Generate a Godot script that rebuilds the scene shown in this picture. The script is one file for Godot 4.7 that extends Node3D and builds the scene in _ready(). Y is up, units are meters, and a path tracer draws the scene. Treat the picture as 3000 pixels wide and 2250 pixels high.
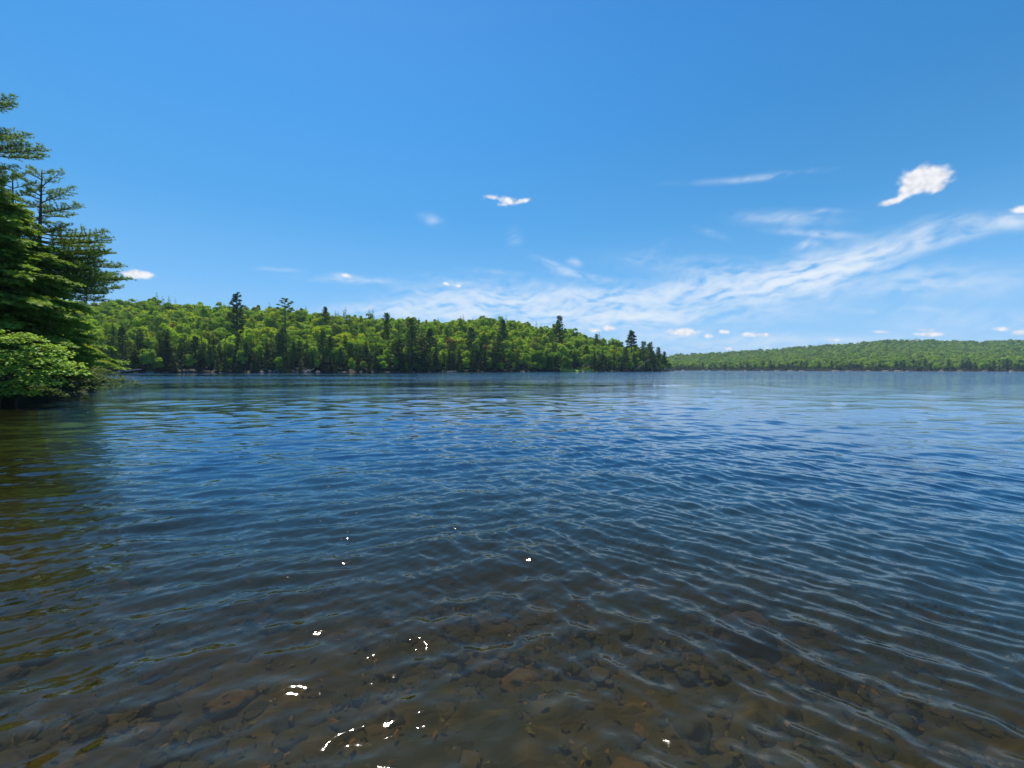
extends Node3D
# A lake on a clear day: ripples over a shallow bed, a wooded point to the left, far hills to the right.

const F := 430.0            # focal length in pixels of a 1024 x 768 picture
const EYE := 1.7
const HORIZON := 369.4      # picture row of the horizon
const SUN_AZ := -27.0
const SUN_EL := 61.0

var used := {}
var rng := RandomNumberGenerator.new()
var tint_mats := {}
var tree_log: Array = []
var left_stuff: Array = []

# ------------------------------------------------------------------ helpers
class MB:
	var v := PackedVector3Array()
	var c := PackedColorArray()
	var n := PackedVector3Array()

	func tri(a: Vector3, b: Vector3, d: Vector3, col: Color) -> void:
		v.append(a); v.append(b); v.append(d)
		c.append(col); c.append(col); c.append(col)

	func quad(a: Vector3, b: Vector3, d: Vector3, e: Vector3, col: Color) -> void:
		tri(a, b, d, col)
		tri(a, d, e, col)

	func tube(points: Array, radii: Array, sides: int, col: Color) -> void:
		for i in points.size() - 1:
			var p: Vector3 = points[i]
			var q: Vector3 = points[i + 1]
			var ax := (q - p).normalized()
			var s := ax.cross(Vector3(0.31, 0.2, 0.93)).normalized()
			var t := ax.cross(s)
			for k in sides:
				var a0 := TAU * k / sides
				var a1 := TAU * (k + 1) / sides
				var d0 := s * cos(a0) + t * sin(a0)
				var d1 := s * cos(a1) + t * sin(a1)
				quad(p + d0 * radii[i], p + d1 * radii[i], q + d1 * radii[i + 1], q + d0 * radii[i + 1], col)

	func mesh() -> ArrayMesh:
		var a := []
		a.resize(Mesh.ARRAY_MAX)
		a[Mesh.ARRAY_VERTEX] = v
		a[Mesh.ARRAY_COLOR] = c
		if n.size() == v.size():
			a[Mesh.ARRAY_NORMAL] = n
		var m := ArrayMesh.new()
		m.add_surface_from_arrays(Mesh.PRIMITIVE_TRIANGLES, a)
		return m


func numbered(called: String) -> String:
	var k: int = used.get(called, 0)
	used[called] = k + 1
	return called if k == 0 else "%s_%03d" % [called, k]


func tag(o: Node, label: String, category := "", group := "", kind := "") -> void:
	if label: o.set_meta("label", label)
	if category: o.set_meta("category", category)
	if group: o.set_meta("group", group)
	if kind: o.set_meta("kind", kind)


func obj(called: String, m: Mesh, mat: Material, parent: Node = null) -> MeshInstance3D:
	var o := MeshInstance3D.new()
	o.mesh = m
	if mat: o.material_override = mat
	o.name = called if parent else numbered(called)
	(parent if parent else self).add_child(o, true)
	return o


func thing(called: String, at: Vector3, turn := 0.0) -> Node3D:
	var o := Node3D.new()
	o.name = numbered(called)
	add_child(o)
	o.position = at
	o.rotation.y = turn
	return o


func lin(r: float, g: float, b: float) -> Color:
	return Color(r, g, b).linear_to_srgb()


func leafy(r: float, g: float, b: float, back := 0.95, rough := 0.65) -> StandardMaterial3D:
	var key := "%f %f %f %f" % [r, g, b, back]
	if tint_mats.has(key): return tint_mats[key]
	var m := StandardMaterial3D.new()
	m.resource_name = "foliage"
	var both := 1.75 if r < 0.9 else 1.0
	m.albedo_color = lin(r * both, g * both, b * both)
	m.vertex_color_use_as_albedo = true
	m.roughness = rough
	m.metallic_specular = 0.18
	m.backlight_enabled = true
	m.backlight = Color(back, back, back * 0.6)
	m.cull_mode = BaseMaterial3D.CULL_DISABLED
	tint_mats[key] = m
	return m


func matte(r: float, g: float, b: float, rough := 0.9) -> StandardMaterial3D:
	var key := "m%f %f %f %f" % [r, g, b, rough]
	if tint_mats.has(key): return tint_mats[key]
	var m := StandardMaterial3D.new()
	m.resource_name = "surface"
	m.albedo_color = lin(r, g, b)
	m.vertex_color_use_as_albedo = true
	m.roughness = rough
	m.metallic_specular = 0.3
	tint_mats[key] = m
	return m


func table(t: Array, x: float) -> float:
	if x <= t[0][0]: return t[0][1]
	for i in t.size() - 1:
		if x <= t[i + 1][0]:
			return lerpf(t[i][1], t[i + 1][1], (x - t[i][0]) / (t[i + 1][0] - t[i][0]))
	return t[-1][1]


func rnd(a: float, b: float) -> float:
	return rng.randf_range(a, b)


func rdir() -> Vector3:
	var y := rnd(-1, 1)
	var a := rnd(0, TAU)
	var s := sqrt(1.0 - y * y)
	return Vector3(s * cos(a), y, s * sin(a))


func grey(x: float, warm := 0.0) -> Color:
	return Color(x * (1.0 + warm), x, x * (1.0 - warm))


# ------------------------------------------------------------------ sky
var CT := 0.0


var base_col := Vector3.ZERO
var base_share := 0.0


func sky_base(el: float) -> void:
	# colours of a clear sky by elevation in degrees
	var t := [[0.0, 0.0], [4.0, 1.0], [10.0, 2.0], [18.0, 3.0], [28.0, 4.0], [41.0, 5.0], [62.0, 6.0], [90.0, 7.0]]
	var cs := [Vector3(0.47, 0.72, 0.95), Vector3(0.33, 0.63, 0.98), Vector3(0.195, 0.53, 0.97), Vector3(0.098, 0.415, 0.89), Vector3(0.056, 0.322, 0.79), Vector3(0.030, 0.232, 0.645), Vector3(0.024, 0.175, 0.55), Vector3(0.022, 0.145, 0.50)]
	var p := table(t, maxf(el, 0.0))
	var i := mini(int(p), 6)
	base_col = cs[i].lerp(cs[i + 1], p - i)
	base_share = smoothstep(2.0, 28.0, el)


func sky_sunward(cosg: float) -> Vector3:
	# whiter, brighter air towards the sun
	var g := maxf(cosg, 0.0)
	var lift := 0.16 * pow(g, 2.0) + 0.5 * pow(g, 14.0)
	return base_col * lerpf(1.0, 0.62 + 0.60 * g * g, base_share) + Vector3.ONE * lift * 0.14


func build_sky() -> ImageTexture:
	var W := 4096
	var H := 2048
	var sun := Vector3(sin(deg_to_rad(SUN_AZ)) * cos(deg_to_rad(SUN_EL)), sin(deg_to_rad(SUN_EL)), -cos(deg_to_rad(SUN_AZ)) * cos(deg_to_rad(SUN_EL)))
	var low := PackedFloat32Array()
	low.resize(256 * 128 * 3)
	for j in 128:
		var el := 90.0 - (j + 0.5) / 128.0 * 180.0
		sky_base(el)
		for i in 256:
			var az := deg_to_rad((i + 0.5) / 256.0 * 360.0 - 180.0)
			var ce := cos(deg_to_rad(el))
			var d := Vector3(sin(az) * ce, sin(deg_to_rad(el)), -cos(az) * ce)
			var c := sky_sunward(d.dot(sun))
			var k := (j * 256 + i) * 3
			low[k] = c.x; low[k + 1] = c.y; low[k + 2] = c.z
	var im := Image.create_from_data(256, 128, false, Image.FORMAT_RGBF, low.to_byte_array())
	im.resize(W, H, Image.INTERPOLATE_BILINEAR)
	# the part with clouds, finely: azimuth -58..58, elevation -1..30
	var ppd := W / 360.0
	var az0 := -58.0
	var el1 := 30.0
	var w := int(116.0 * ppd)
	var h := int(31.0 * ppd)
	var x0 := int((az0 + 180.0) * ppd)
	var y0 := int((90.0 - el1) * ppd)
	var cir := PackedFloat32Array()
	var cum := PackedFloat32Array()
	cir.resize(w * h)
	cum.resize(w * h)
	# dabs: x, y (pixels of a 3000 x 2250 picture of that part of the sky), half sizes, tilt in degrees, strength
	var cirrus := [
		[1180, 905, 170, 14, -2, 0.55], [1330, 880, 190, 26, -2, 0.42], [1560, 935, 330, 34, 0, 0.62], [1500, 880, 260, 40, 4, 0.40], [1780, 905, 300, 44, 3, 0.50],
		[1250, 925, 200, 20, 0, 0.42], [1740, 870, 190, 24, 8, 0.40], [2050, 850, 200, 26, -3, 0.66], [2230, 830, 220, 38, -5, 0.75], [2390, 800, 150, 42, -14, 0.85], [2380, 830, 60, 28, 40, 0.55],
		[2560, 745, 190, 30, -20, 0.62], [2470, 770, 170, 40, -16, 0.5], [2690, 700, 34, 28, -60, 0.6], [2780, 700, 130, 16, -14, 0.6], [2120, 800, 220, 30, 6, 0.30],
		[2380, 690, 90, 9, 3, 0.75], [2345, 722, 36, 10, -14, 0.75], [2290, 648, 120, 18, 2, 0.42], [2950, 655, 150, 18, 0, 0.8], [2240, 527, 110, 8, -7, 0.38], [2100, 540, 110, 7, -3, 0.24],
		[1640, 790, 70, 9, 22, 0.5], [1720, 815, 90, 8, 8, 0.35], [1680, 775, 16, 10, 10, 0.5], [1030, 825, 120, 8, 2, 0.42], [1010, 815, 34, 7, 6, 0.6], [820, 796, 50, 5, 3, 0.35],
		[1270, 655, 30, 14, 20, 0.30], [1507, 700, 18, 22, 0, 0.20], [1330, 832, 60, 9, 12, 0.32], [1450, 800, 70, 6, 4, 0.26], [1880, 760, 60, 14, -12, 0.22], [1920, 730, 30, 7, -30, 0.2],
		[2620, 830, 230, 40, -2, 0.28], [2850, 830, 200, 44, -4, 0.34], [2680, 815, 50, 20, 20, 0.4], [2900, 945, 240, 34, 0, 0.42], [2690, 905, 90, 7, 3, 0.3],
		[2550, 915, 70, 8, 3, 0.3], [2150, 895, 260, 46, 0, 0.34], [1900, 935, 200, 24, 0, 0.36], [2080, 690, 40, 8, 18, 0.25], [2420, 625, 70, 7, 2, 0.2], [2660, 850, 60, 5, 2, 0.3],
		[2350, 1000, 500, 14, 0, 0.38], [1980, 985, 300, 12, 0, 0.36], [2080, 1020, 300, 14, 0, 0.34], [1450, 905, 160, 20, -1, 0.3], [1820, 930, 160, 10, 0, 0.3],
	]
	var cumulus := [
		[412, 812, 56, 13, 2, 1.05], [400, 806, 26, 12, 0, 0.9], [1440, 587, 30, 9, 5, 0.75], [1487, 598, 30, 15, 10, 0.85], [1530, 598, 28, 8, -12, 0.85], [1480, 608, 34, 8, 0, 0.6],
		[2694, 532, 70, 36, -10, 1.35], [2655, 552, 46, 28, -32, 1.15], [2600, 597, 46, 11, -16, 0.95], [2630, 580, 30, 14, -40, 0.9], [2720, 556, 44, 20, -20, 0.9], [2990, 617, 60, 15, -6, 1.0], [2960, 640, 60, 8, 0, 0.5],
		[1310, 836, 12, 6, 10, 0.8], [1342, 842, 10, 6, 0, 0.8], [1740, 969, 22, 8, 0, 0.85], [1783, 963, 22, 9, 0, 0.95], [2000, 974, 46, 11, 0, 1.1], [2072, 985, 16, 7, 0, 0.95], [2120, 973, 20, 7, 0, 0.95],
		[2195, 981, 26, 8, 0, 0.9], [2235, 981, 26, 7, 0, 0.85], [2715, 968, 34, 7, 0, 0.7], [2722, 980, 52, 7, 0, 1.0], [2570, 972, 46, 7, 0, 0.6], [2930, 964, 36, 8, 0, 0.75], [2985, 974, 30, 9, 0, 0.9],
		[2440, 997, 30, 6, 0, 0.7], [2135, 1022, 20, 6, 0, 0.75], [2245, 1022, 18, 6, 0, 0.6], [2100, 1020, 16, 4, 0, 0.6], [1015, 812, 22, 7, 8, 0.8], [2990, 938, 40, 4, 0, 0.5],
	]
	var tx := PackedFloat32Array()
	var ty := PackedFloat32Array()
	for i in w: tx.append(tan(deg_to_rad(az0 + (i + 0.5) / ppd)))
	for j in h: ty.append(tan(deg_to_rad(el1 - (j + 0.5) / ppd)))
	var plate := F * 3000.0 / 1024.0
	for set_ in 2:
		for d in (cirrus if set_ == 0 else cumulus):
			var mid := sky_spot(d[0], d[1])
			var ext: float = maxf(d[2], d[3]) * 2.3
			var sx := [1e9, -1e9]
			var sy := [1e9, -1e9]
			for q in [[-ext, -ext], [ext, -ext], [-ext, ext], [ext, ext], [0.0, ext], [0.0, -ext]]:
				var s := sky_spot(d[0] + q[0], d[1] + q[1])
				sx = [minf(sx[0], s.x), maxf(sx[1], s.x)]
				sy = [minf(sy[0], s.y), maxf(sy[1], s.y)]
			var ca := cos(deg_to_rad(d[4]))
			var sa := sin(deg_to_rad(d[4]))
			for j in range(maxi(0, int((el1 - sy[1]) * ppd)), mini(h, int((el1 - sy[0]) * ppd) + 1)):
				for i in range(maxi(0, int((sx[0] - az0) * ppd)), mini(w, int((sx[1] - az0) * ppd) + 1)):
					var dx: float = tx[i] * plate + 1500.0 - d[0]
					var dy: float = 1083.0 - ty[j] * sqrt(1.0 + tx[i] * tx[i]) * plate - d[1]
					var u: float = (dx * ca + dy * sa) / d[2]
					var v: float = (-dx * sa + dy * ca) / d[3]
					var e := u * u + v * v
					if e > 4.4: continue
					var g: float = d[5] * exp(-e * (0.9 if set_ == 0 else 1.0))
					if set_ == 0: cir[j * w + i] += g
					else: cum[j * w + i] = maxf(cum[j * w + i], g)
	var fib := FastNoiseLite.new()
	fib.seed = 5
	fib.noise_type = FastNoiseLite.TYPE_SIMPLEX_SMOOTH
	fib.frequency = 1.0
	fib.fractal_octaves = 4
	fib.fractal_gain = 0.55
	var bil := FastNoiseLite.new()
	bil.seed = 9
	bil.noise_type = FastNoiseLite.TYPE_SIMPLEX_SMOOTH
	bil.frequency = 1.0
	bil.fractal_octaves = 3
	var out := PackedFloat32Array()
	out.resize(w * h * 3)
	for j in h:
		var el := el1 - (j + 0.5) / ppd
		var se := sin(deg_to_rad(el))
		var ce := cos(deg_to_rad(el))
		sky_base(el)
		for i in w:
			var azd := az0 + (i + 0.5) / ppd
			var az := deg_to_rad(azd)
			var k := j * w + i
			var c := sky_sunward(sin(az) * ce * sun.x + se * sun.y - cos(az) * ce * sun.z)
			var a := cir[k]
			var b := cum[k]
			if a > 0.012:
				var bend := fib.get_noise_2d(azd * 0.05, el * 0.09) * 1.5
				var along := el - azd * 0.10
				var f1 := fib.get_noise_2d(azd * 0.085 + bend * 0.3, along * 0.5 + bend)
				var f2 := fib.get_noise_2d(azd * 0.42 + 40.0, along * 1.0 + 9.0 + bend)
				var tex := clampf(0.62 + f1 * 0.9 + f2 * 0.6, 0.0, 1.6)
				a = 1.0 - exp(-a * tex * 1.05)
				c = c.lerp(Vector3(0.86, 0.93, 1.0), clampf(a, 0.0, 0.9))
			if b > 0.05:
				var q := bil.get_noise_2d(azd * 0.75, el * 1.1)
				var r := bil.get_noise_2d(azd * 1.5 + 30.0, el * 1.9)
				var m := smoothstep(0.28, 0.80, b + q * 0.20 + r * 0.10)
				var under := clampf(0.90 + r * 0.16 + q * 0.2 + (b - 0.6) * 0.1, 0.74, 1.0)
				c = c.lerp(Vector3(0.97, 0.97, 1.0) * under, m * 0.95)
			out[k * 3] = c.x; out[k * 3 + 1] = c.y; out[k * 3 + 2] = c.z
	var part := Image.create_from_data(w, h, false, Image.FORMAT_RGBF, out.to_byte_array())
	im.blit_rect(part, Rect2i(0, 0, w, h), Vector2i(x0, y0))
	# a panorama begins at -z: straight ahead lies on its left edge
	var turned := Image.create_empty(W, H, false, Image.FORMAT_RGBF)
	turned.blit_rect(im, Rect2i(W / 2, 0, W / 2, H), Vector2i(0, 0))
	turned.blit_rect(im, Rect2i(0, 0, W / 2, H), Vector2i(W / 2, 0))
	return ImageTexture.create_from_image(turned)


func sky_spot(sx: float, sy: float) -> Vector2:
	# a place in the sky (3000-pixel plate, horizon at row 1083) as azimuth and elevation
	var x := (sx - 1500.0) / (F * 3000.0 / 1024.0)
	var y := (1083.0 - sy) / (F * 3000.0 / 1024.0)
	return Vector2(rad_to_deg(atan(x)), rad_to_deg(atan(y / sqrt(1.0 + x * x))))


# ------------------------------------------------------------------ land
# shore of the wooded point, by bearing (as the tangent in 1/430): distance ahead
const SHORE := [[-120, 150], [60, 158], [105, 172], [200, 195], [300, 222], [400, 252], [512, 292], [600, 350], [640, 395], [660, 425], [672, 445]]
const DEEP := [[-120, 190], [300, 185], [430, 190], [520, 180], [580, 150], [620, 110], [645, 70], [664, 40], [672, 20]]
# line of the canopy against the sky
const CREST := [[-120, 300], [60, 305], [102, 303.5], [136, 301.5], [164, 302.5], [184, 306], [205, 307], [239, 308], [273, 309], [307, 312], [341, 314], [375, 317], [392, 318.5], [447, 320.5], [461, 317.5], [481, 316], [505, 318.5], [519, 321], [532, 324], [546, 326], [560, 325], [573, 329], [587, 334], [600, 337], [614, 340], [625, 342], [645, 344], [658, 348], [664, 356], [672, 365]]
const SHORE_R := [[600, 1000], [668, 930], [740, 850], [830, 760], [920, 690], [1024, 640], [1160, 600]]
const CREST_R := [[600, 358], [665, 356.5], [676, 354], [700, 353], [717, 352], [751, 350], [785, 347.5], [819, 344.5], [845, 343], [870, 340.5], [887, 339], [922, 339], [950, 339.5], [973, 340.5], [990, 340], [1024, 339], [1160, 336]]


func left_ground(px: float, d: float) -> float:
	var ds := table(SHORE, px)
	var dd := table(DEEP, px)
	var hc := maxf((HORIZON - table(CREST, px)) / F * (ds + dd) + EYE - 17.5, 0.6)
	var t := (d - ds) / dd
	if t < 0.0: return maxf(-4.0, (d - ds) * 0.15)
	var bank := minf((d - ds) * 0.25, 0.7)
	if t < 1.0: return bank + hc * smoothstep(-0.12, 1.0, t) - hc * smoothstep(-0.12, 1.0, 0.0)
	return bank + hc - hc * smoothstep(-0.12, 1.0, 0.0) - (t - 1.0) * hc * 0.5


func right_ground(px: float, d: float) -> float:
	var ds := table(SHORE_R, px)
	var hc := maxf((HORIZON - table(CREST_R, px)) / F * (ds + 650.0) + EYE - 13.0, 1.0)
	var t := (d - ds) / 650.0
	if t < 0.0: return maxf(-4.0, (d - ds) * 0.1)
	if t < 1.0: return minf((d - ds) * 0.1, 1.2) + hc * t * (0.55 + 0.45 * t)
	return hc + 1.2 - (t - 1.0) * hc * 0.3


func spot(px: float, d: float) -> Vector3:
	return Vector3((px - 512.0) / F * d, 0.0, -d)


func land(called: String, label: String, p0: float, p1: float, step: float, shore: Array, far_by: float, ground: Callable, mat: Material) -> void:
	var mb := MB.new()
	var cols := int((p1 - p0) / step)
	var rows := 26
	var grid := []
	for i in cols + 1:
		var px := p0 + i * step
		var ds := table(shore, px)
		var line := []
		for j in rows + 1:
			var d := ds - 8.0 + (far_by + 8.0) * pow(float(j) / rows, 1.8)
			var p := spot(px, d)
			p.y = ground.call(px, d)
			line.append(p)
		grid.append(line)
	for i in cols:
		for j in rows:
			var g := 0.8 + 0.4 * rng.randf()
			mb.quad(grid[i][j], grid[i + 1][j], grid[i + 1][j + 1], grid[i][j + 1], Color(g, g, g))
	var o := obj(called, mb.mesh(), mat)
	tag(o, label, "", "", "structure")


# left bank close by: the waterline on the ground
const BANK := [[-30.0, -9.0], [-25.5, -15.0], [-23.6, -18.5], [-24.5, -22.0], [-28.0, -28.0], [-37.0, -38.0], [-48.5, -47.0], [-60.0, -56.0], [-80.0, -66.0], [-120.0, -80.0]]


func bank_land(mat: Material) -> void:
	var mb := MB.new()
	for i in BANK.size() - 1:
		var a := Vector3(BANK[i][0], 0, BANK[i][1])
		var b := Vector3(BANK[i + 1][0], 0, BANK[i + 1][1])
		var away := Vector3(-1, 0, -0.15).normalized()
		var prof := [[-2.5, -0.9], [-0.6, -0.15], [0.0, 0.12], [0.5, 0.42], [2.0, 0.8], [6.0, 1.6], [16.0, 3.5], [60.0, 9.0]]
		for k in prof.size() - 1:
			var n := 6
			for s in n:
				var p := a.lerp(b, float(s) / n)
				var q := a.lerp(b, float(s + 1) / n)
				var g := rnd(0.75, 1.2)
				mb.quad(p + away * prof[k][0] + Vector3.UP * prof[k][1], q + away * prof[k][0] + Vector3.UP * prof[k][1], q + away * prof[k + 1][0] + Vector3.UP * prof[k + 1][1], p + away * prof[k + 1][0] + Vector3.UP * prof[k + 1][1], Color(g, g, g))
	tag(obj("bank", mb.mesh(), mat), "low dark earth bank under the trees at the left edge", "", "", "structure")


# ------------------------------------------------------------------ water
var waves: Array = []
var gust := FastNoiseLite.new()


func make_waves() -> void:
	var r := RandomNumberGenerator.new()
	r.seed = 77
	# crest bearing (degrees right of ahead), spread, wavelength range, steepness of each, where it is strong
	for fam in [[75.0, 50.0, 8.0, 26.0, 0.006, 7, 5], [74.0, 50.0, 2.4, 8.0, 0.0115, 9, 4], [72.0, 46.0, 0.45, 1.9, 0.033, 14, 3], [64.0, 16.0, 0.26, 0.75, 0.042, 9, 0], [66.0, 26.0, 0.15, 0.34, 0.046, 8, 0], [-42.0, 16.0, 0.17, 0.46, 0.052, 8, 1], [-50.0, 26.0, 0.09, 0.2, 0.042, 7, 1], [0.0, 90.0, 0.07, 0.17, 0.032, 7, 2]]:
		for i in fam[5]:
			var crest := deg_to_rad(fam[0] + r.randfn() * fam[1] * 0.6)
			var lam: float = fam[2] * pow(fam[3] / fam[2], (i + r.randf()) / fam[5])
			var k := TAU / lam
			# along the crest: (sin, -cos); across it: (cos, sin)
			waves.append([k * cos(crest), k * sin(crest), fam[4] * r.randf_range(0.7, 1.3) / k, r.randf() * TAU, lam, fam[6]])


func build_water() -> void:
	make_waves()
	gust.seed = 21
	gust.noise_type = FastNoiseLite.TYPE_SIMPLEX_SMOOTH
	gust.frequency = 1.0
	gust.fractal_octaves = 3
	var warp := FastNoiseLite.new()
	warp.seed = 3
	warp.fractal_octaves = 3
	warp.frequency = 0.55
	var ds := PackedFloat32Array()
	var d := 0.7
	while d < 4200.0:
		ds.append(d)
		d += maxf(0.022, 0.74 * d * d / (EYE * F))
		if d > 900.0: d += 120.0
	var cols := 580
	var a0 := deg_to_rad(-64.0)
	var da := deg_to_rad(128.0) / cols
	var rows := ds.size()
	var v := PackedVector3Array()
	var n := PackedVector3Array()
	var uv := PackedVector2Array()
	v.resize(rows * (cols + 1))
	n.resize(rows * (cols + 1))
	uv.resize(rows * (cols + 1))
	for j in rows:
		var dist := ds[j]
		var space := maxf(0.022, 0.74 * dist * dist / (EYE * F))
		space = maxf(space * 0.8, dist * da)
		var ax := PackedFloat32Array()
		var az := PackedFloat32Array()
		var aa := PackedFloat32Array()
		var ap := PackedFloat32Array()
		var kind := PackedInt32Array()
		var off := smoothstep(3.0, 9.0, dist)
		for wv in waves:
			var keep: float = smoothstep(1.5, 2.9, wv[4] / space) * (lerpf(1.08, 0.76, smoothstep(3.0, 14.0, dist)) if wv[5] < 4 else 1.0)
			if keep > 0.0:
				ax.append(wv[0]); az.append(wv[1]); aa.append(wv[2] * keep); ap.append(wv[3]); kind.append(wv[5])
		var live := ax.size()
		var ms := PackedFloat32Array([0.0, 0.0, 1.0, 0.3 + 0.7 * off, smoothstep(7.0, 20.0, dist), smoothstep(18.0, 50.0, dist)])
		for i in cols + 1:
			var a := a0 + da * i
			var x := sin(a) * dist
			var z := -cos(a) * dist
			var y := 0.0
			var gx := 0.0
			var gz := 0.0
			if live:
				var w1 := warp.get_noise_2d(x, z)
				var side := smoothstep(-0.5, 0.55, a + 0.10 + w1 * 0.25)
				var w2 := 1.0 + 0.55 * warp.get_noise_2d(x * 0.6 + 50.0, z * 0.6)
				ms[0] = (1.05 - 0.55 * side) * w2
				ms[1] = (0.22 + 0.78 * side) * (2.0 - w2)
				var bend := w1 * 0.9
				for q in live:
					var ph := ax[q] * x + az[q] * z + ap[q] + bend
					var s := sin(ph)
					var m := aa[q] * ms[kind[q]]
					y += m * s * (1.0 + 0.22 * s)       # steeper crests, flatter troughs
					var g := m * cos(ph) * (1.0 + 0.45 * s)
					gx += g * ax[q]
					gz += g * az[q]
			var k := j * (cols + 1) + i
			v[k] = Vector3(x, y, z)
			n[k] = Vector3(-gx, 1.0, -gz).normalized()
			uv[k] = Vector2(x, z)
	# ruffled and calm patches differ in how rough the fine ripples are: eight grades; the murk thins towards the shore
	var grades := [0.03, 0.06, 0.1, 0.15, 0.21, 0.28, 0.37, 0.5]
	# each band of distance: where it ends, gloss, share of murk, mirror share, colour painted bluer far out, for sky reflected off the water body
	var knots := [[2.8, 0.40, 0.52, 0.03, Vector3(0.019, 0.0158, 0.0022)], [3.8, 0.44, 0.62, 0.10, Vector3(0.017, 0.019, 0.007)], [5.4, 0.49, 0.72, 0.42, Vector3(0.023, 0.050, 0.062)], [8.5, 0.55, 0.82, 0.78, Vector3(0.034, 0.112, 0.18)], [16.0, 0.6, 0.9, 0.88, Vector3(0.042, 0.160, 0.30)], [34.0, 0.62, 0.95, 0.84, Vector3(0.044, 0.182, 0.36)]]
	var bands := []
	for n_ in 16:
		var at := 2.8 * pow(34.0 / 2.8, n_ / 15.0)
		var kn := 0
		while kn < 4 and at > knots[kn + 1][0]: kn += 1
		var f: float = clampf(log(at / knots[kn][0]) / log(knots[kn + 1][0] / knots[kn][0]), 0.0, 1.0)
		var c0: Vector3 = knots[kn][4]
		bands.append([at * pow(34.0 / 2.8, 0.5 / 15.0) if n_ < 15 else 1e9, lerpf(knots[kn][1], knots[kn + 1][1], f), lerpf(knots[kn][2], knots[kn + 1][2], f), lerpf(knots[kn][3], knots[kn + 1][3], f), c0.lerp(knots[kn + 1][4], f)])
	var idx := []
	for g in grades.size() * 16: idx.append(PackedInt32Array())
	for j in rows - 1:
		var dist := ds[j]
		var near_want := 0.05 + 0.10 * smoothstep(4.0, 40.0, dist) + 0.42 * smoothstep(50.0, 110.0, dist)
		for i in cols:
			var band := 0
			var reach := dist * rng.randf_range(0.97, 1.03)
			if i < 290 and dist > 2.0 and dist < 60.0:
				# murky olive painted left of a line, standing in for the bank trees' reflection
				var aa := a0 + da * i
				var reflect_side := (-sin(aa) * dist - cos(aa) * dist * 0.97 + 0.6) * 0.71
				var soft := 0.8 + dist * 0.08
				reach = lerpf(reach, minf(reach, 3.4), smoothstep(-soft, soft, reflect_side))
			while reach > bands[band][0]: band += 1
			var want := near_want
			if dist > 9.0:
				var a := a0 + da * i
				var x := sin(a) * dist
				var z := -cos(a) * dist
				var far := smoothstep(9.0, 40.0, dist)
				var s := gust.get_noise_2d(x / 80.0, z / 17.0 + x / 200.0)
				want *= 1.0 + far * s * 0.9
				# sheltered, glassy water under the far shore, with one ruffled line in it
				if dist > 70.0:
					var px := 512.0 + F * x / maxf(-z, 0.1)
					var calm := smoothstep(520.0, 330.0, px) * smoothstep(84.0, 100.0, -z + 10.0 * s)
					if px > 60.0 and px < 560.0:
						var streak := smoothstep(112.0, 116.0, -z) * smoothstep(140.0, 136.0, -z)
						want = lerpf(want, lerpf(0.02, 0.5, streak), calm)
			want += rng.randf_range(-0.02, 0.02)
			var best := 0
			while best < 7 and want > (grades[best] + grades[best + 1]) * 0.5: best += 1
			var k := j * (cols + 1) + i
			var to: PackedInt32Array = idx[band * 8 + best]
			to.append(k); to.append(k + cols + 1); to.append(k + 1); to.append(k + 1); to.append(k + cols + 1); to.append(k + cols + 2)
	var m := ArrayMesh.new()
	var noise := FastNoiseLite.new()
	noise.seed = 31
	noise.noise_type = FastNoiseLite.TYPE_SIMPLEX_SMOOTH
	noise.frequency = 0.022
	noise.fractal_octaves = 4
	noise.fractal_gain = 0.52
	var im := noise.get_seamless_image(1024, 1024)
	im.convert(Image.FORMAT_RGBA8)
	im.bump_map_to_normal_map(9.0)
	var tex := ImageTexture.create_from_image(im)
	for g in grades.size() * 16:
		if idx[g].is_empty(): continue
		var arr := []
		arr.resize(Mesh.ARRAY_MAX)
		arr[Mesh.ARRAY_VERTEX] = v
		arr[Mesh.ARRAY_NORMAL] = n
		arr[Mesh.ARRAY_TEX_UV] = uv
		arr[Mesh.ARRAY_INDEX] = idx[g]
		m.add_surface_from_arrays(Mesh.PRIMITIVE_TRIANGLES, arr)
		var w := StandardMaterial3D.new()
		w.resource_name = "lake water"
		w.transparency = BaseMaterial3D.TRANSPARENCY_ALPHA
		var body: Vector3 = bands[g / 8][4]  # blue of the far bands stands in for reflected sky
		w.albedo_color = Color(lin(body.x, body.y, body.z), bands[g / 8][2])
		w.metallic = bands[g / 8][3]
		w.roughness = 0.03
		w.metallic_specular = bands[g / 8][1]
		w.normal_enabled = true
		w.normal_texture = tex
		w.normal_scale = grades[g % 8]
		w.uv1_scale = Vector3(1.0 / 3.1, 1.0 / 2.3, 1)
		m.surface_set_material(m.get_surface_count() - 1, w)
	var o := MeshInstance3D.new()
	o.name = numbered("lake_water")
	o.mesh = m
	add_child(o)
	tag(o, "clear rippled blue lake water over a shallow stony bed", "", "", "structure")


func bed_y(x: float, z: float) -> float:
	var d := -z
	if d < 0.6: return -0.16 + (0.6 - d) * 0.28
	var y := -0.16 - (d - 0.6) * 0.115 - pow(maxf(d - 5.0, 0.0), 1.25) * 0.06
	return maxf(y, -5.0)


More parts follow.
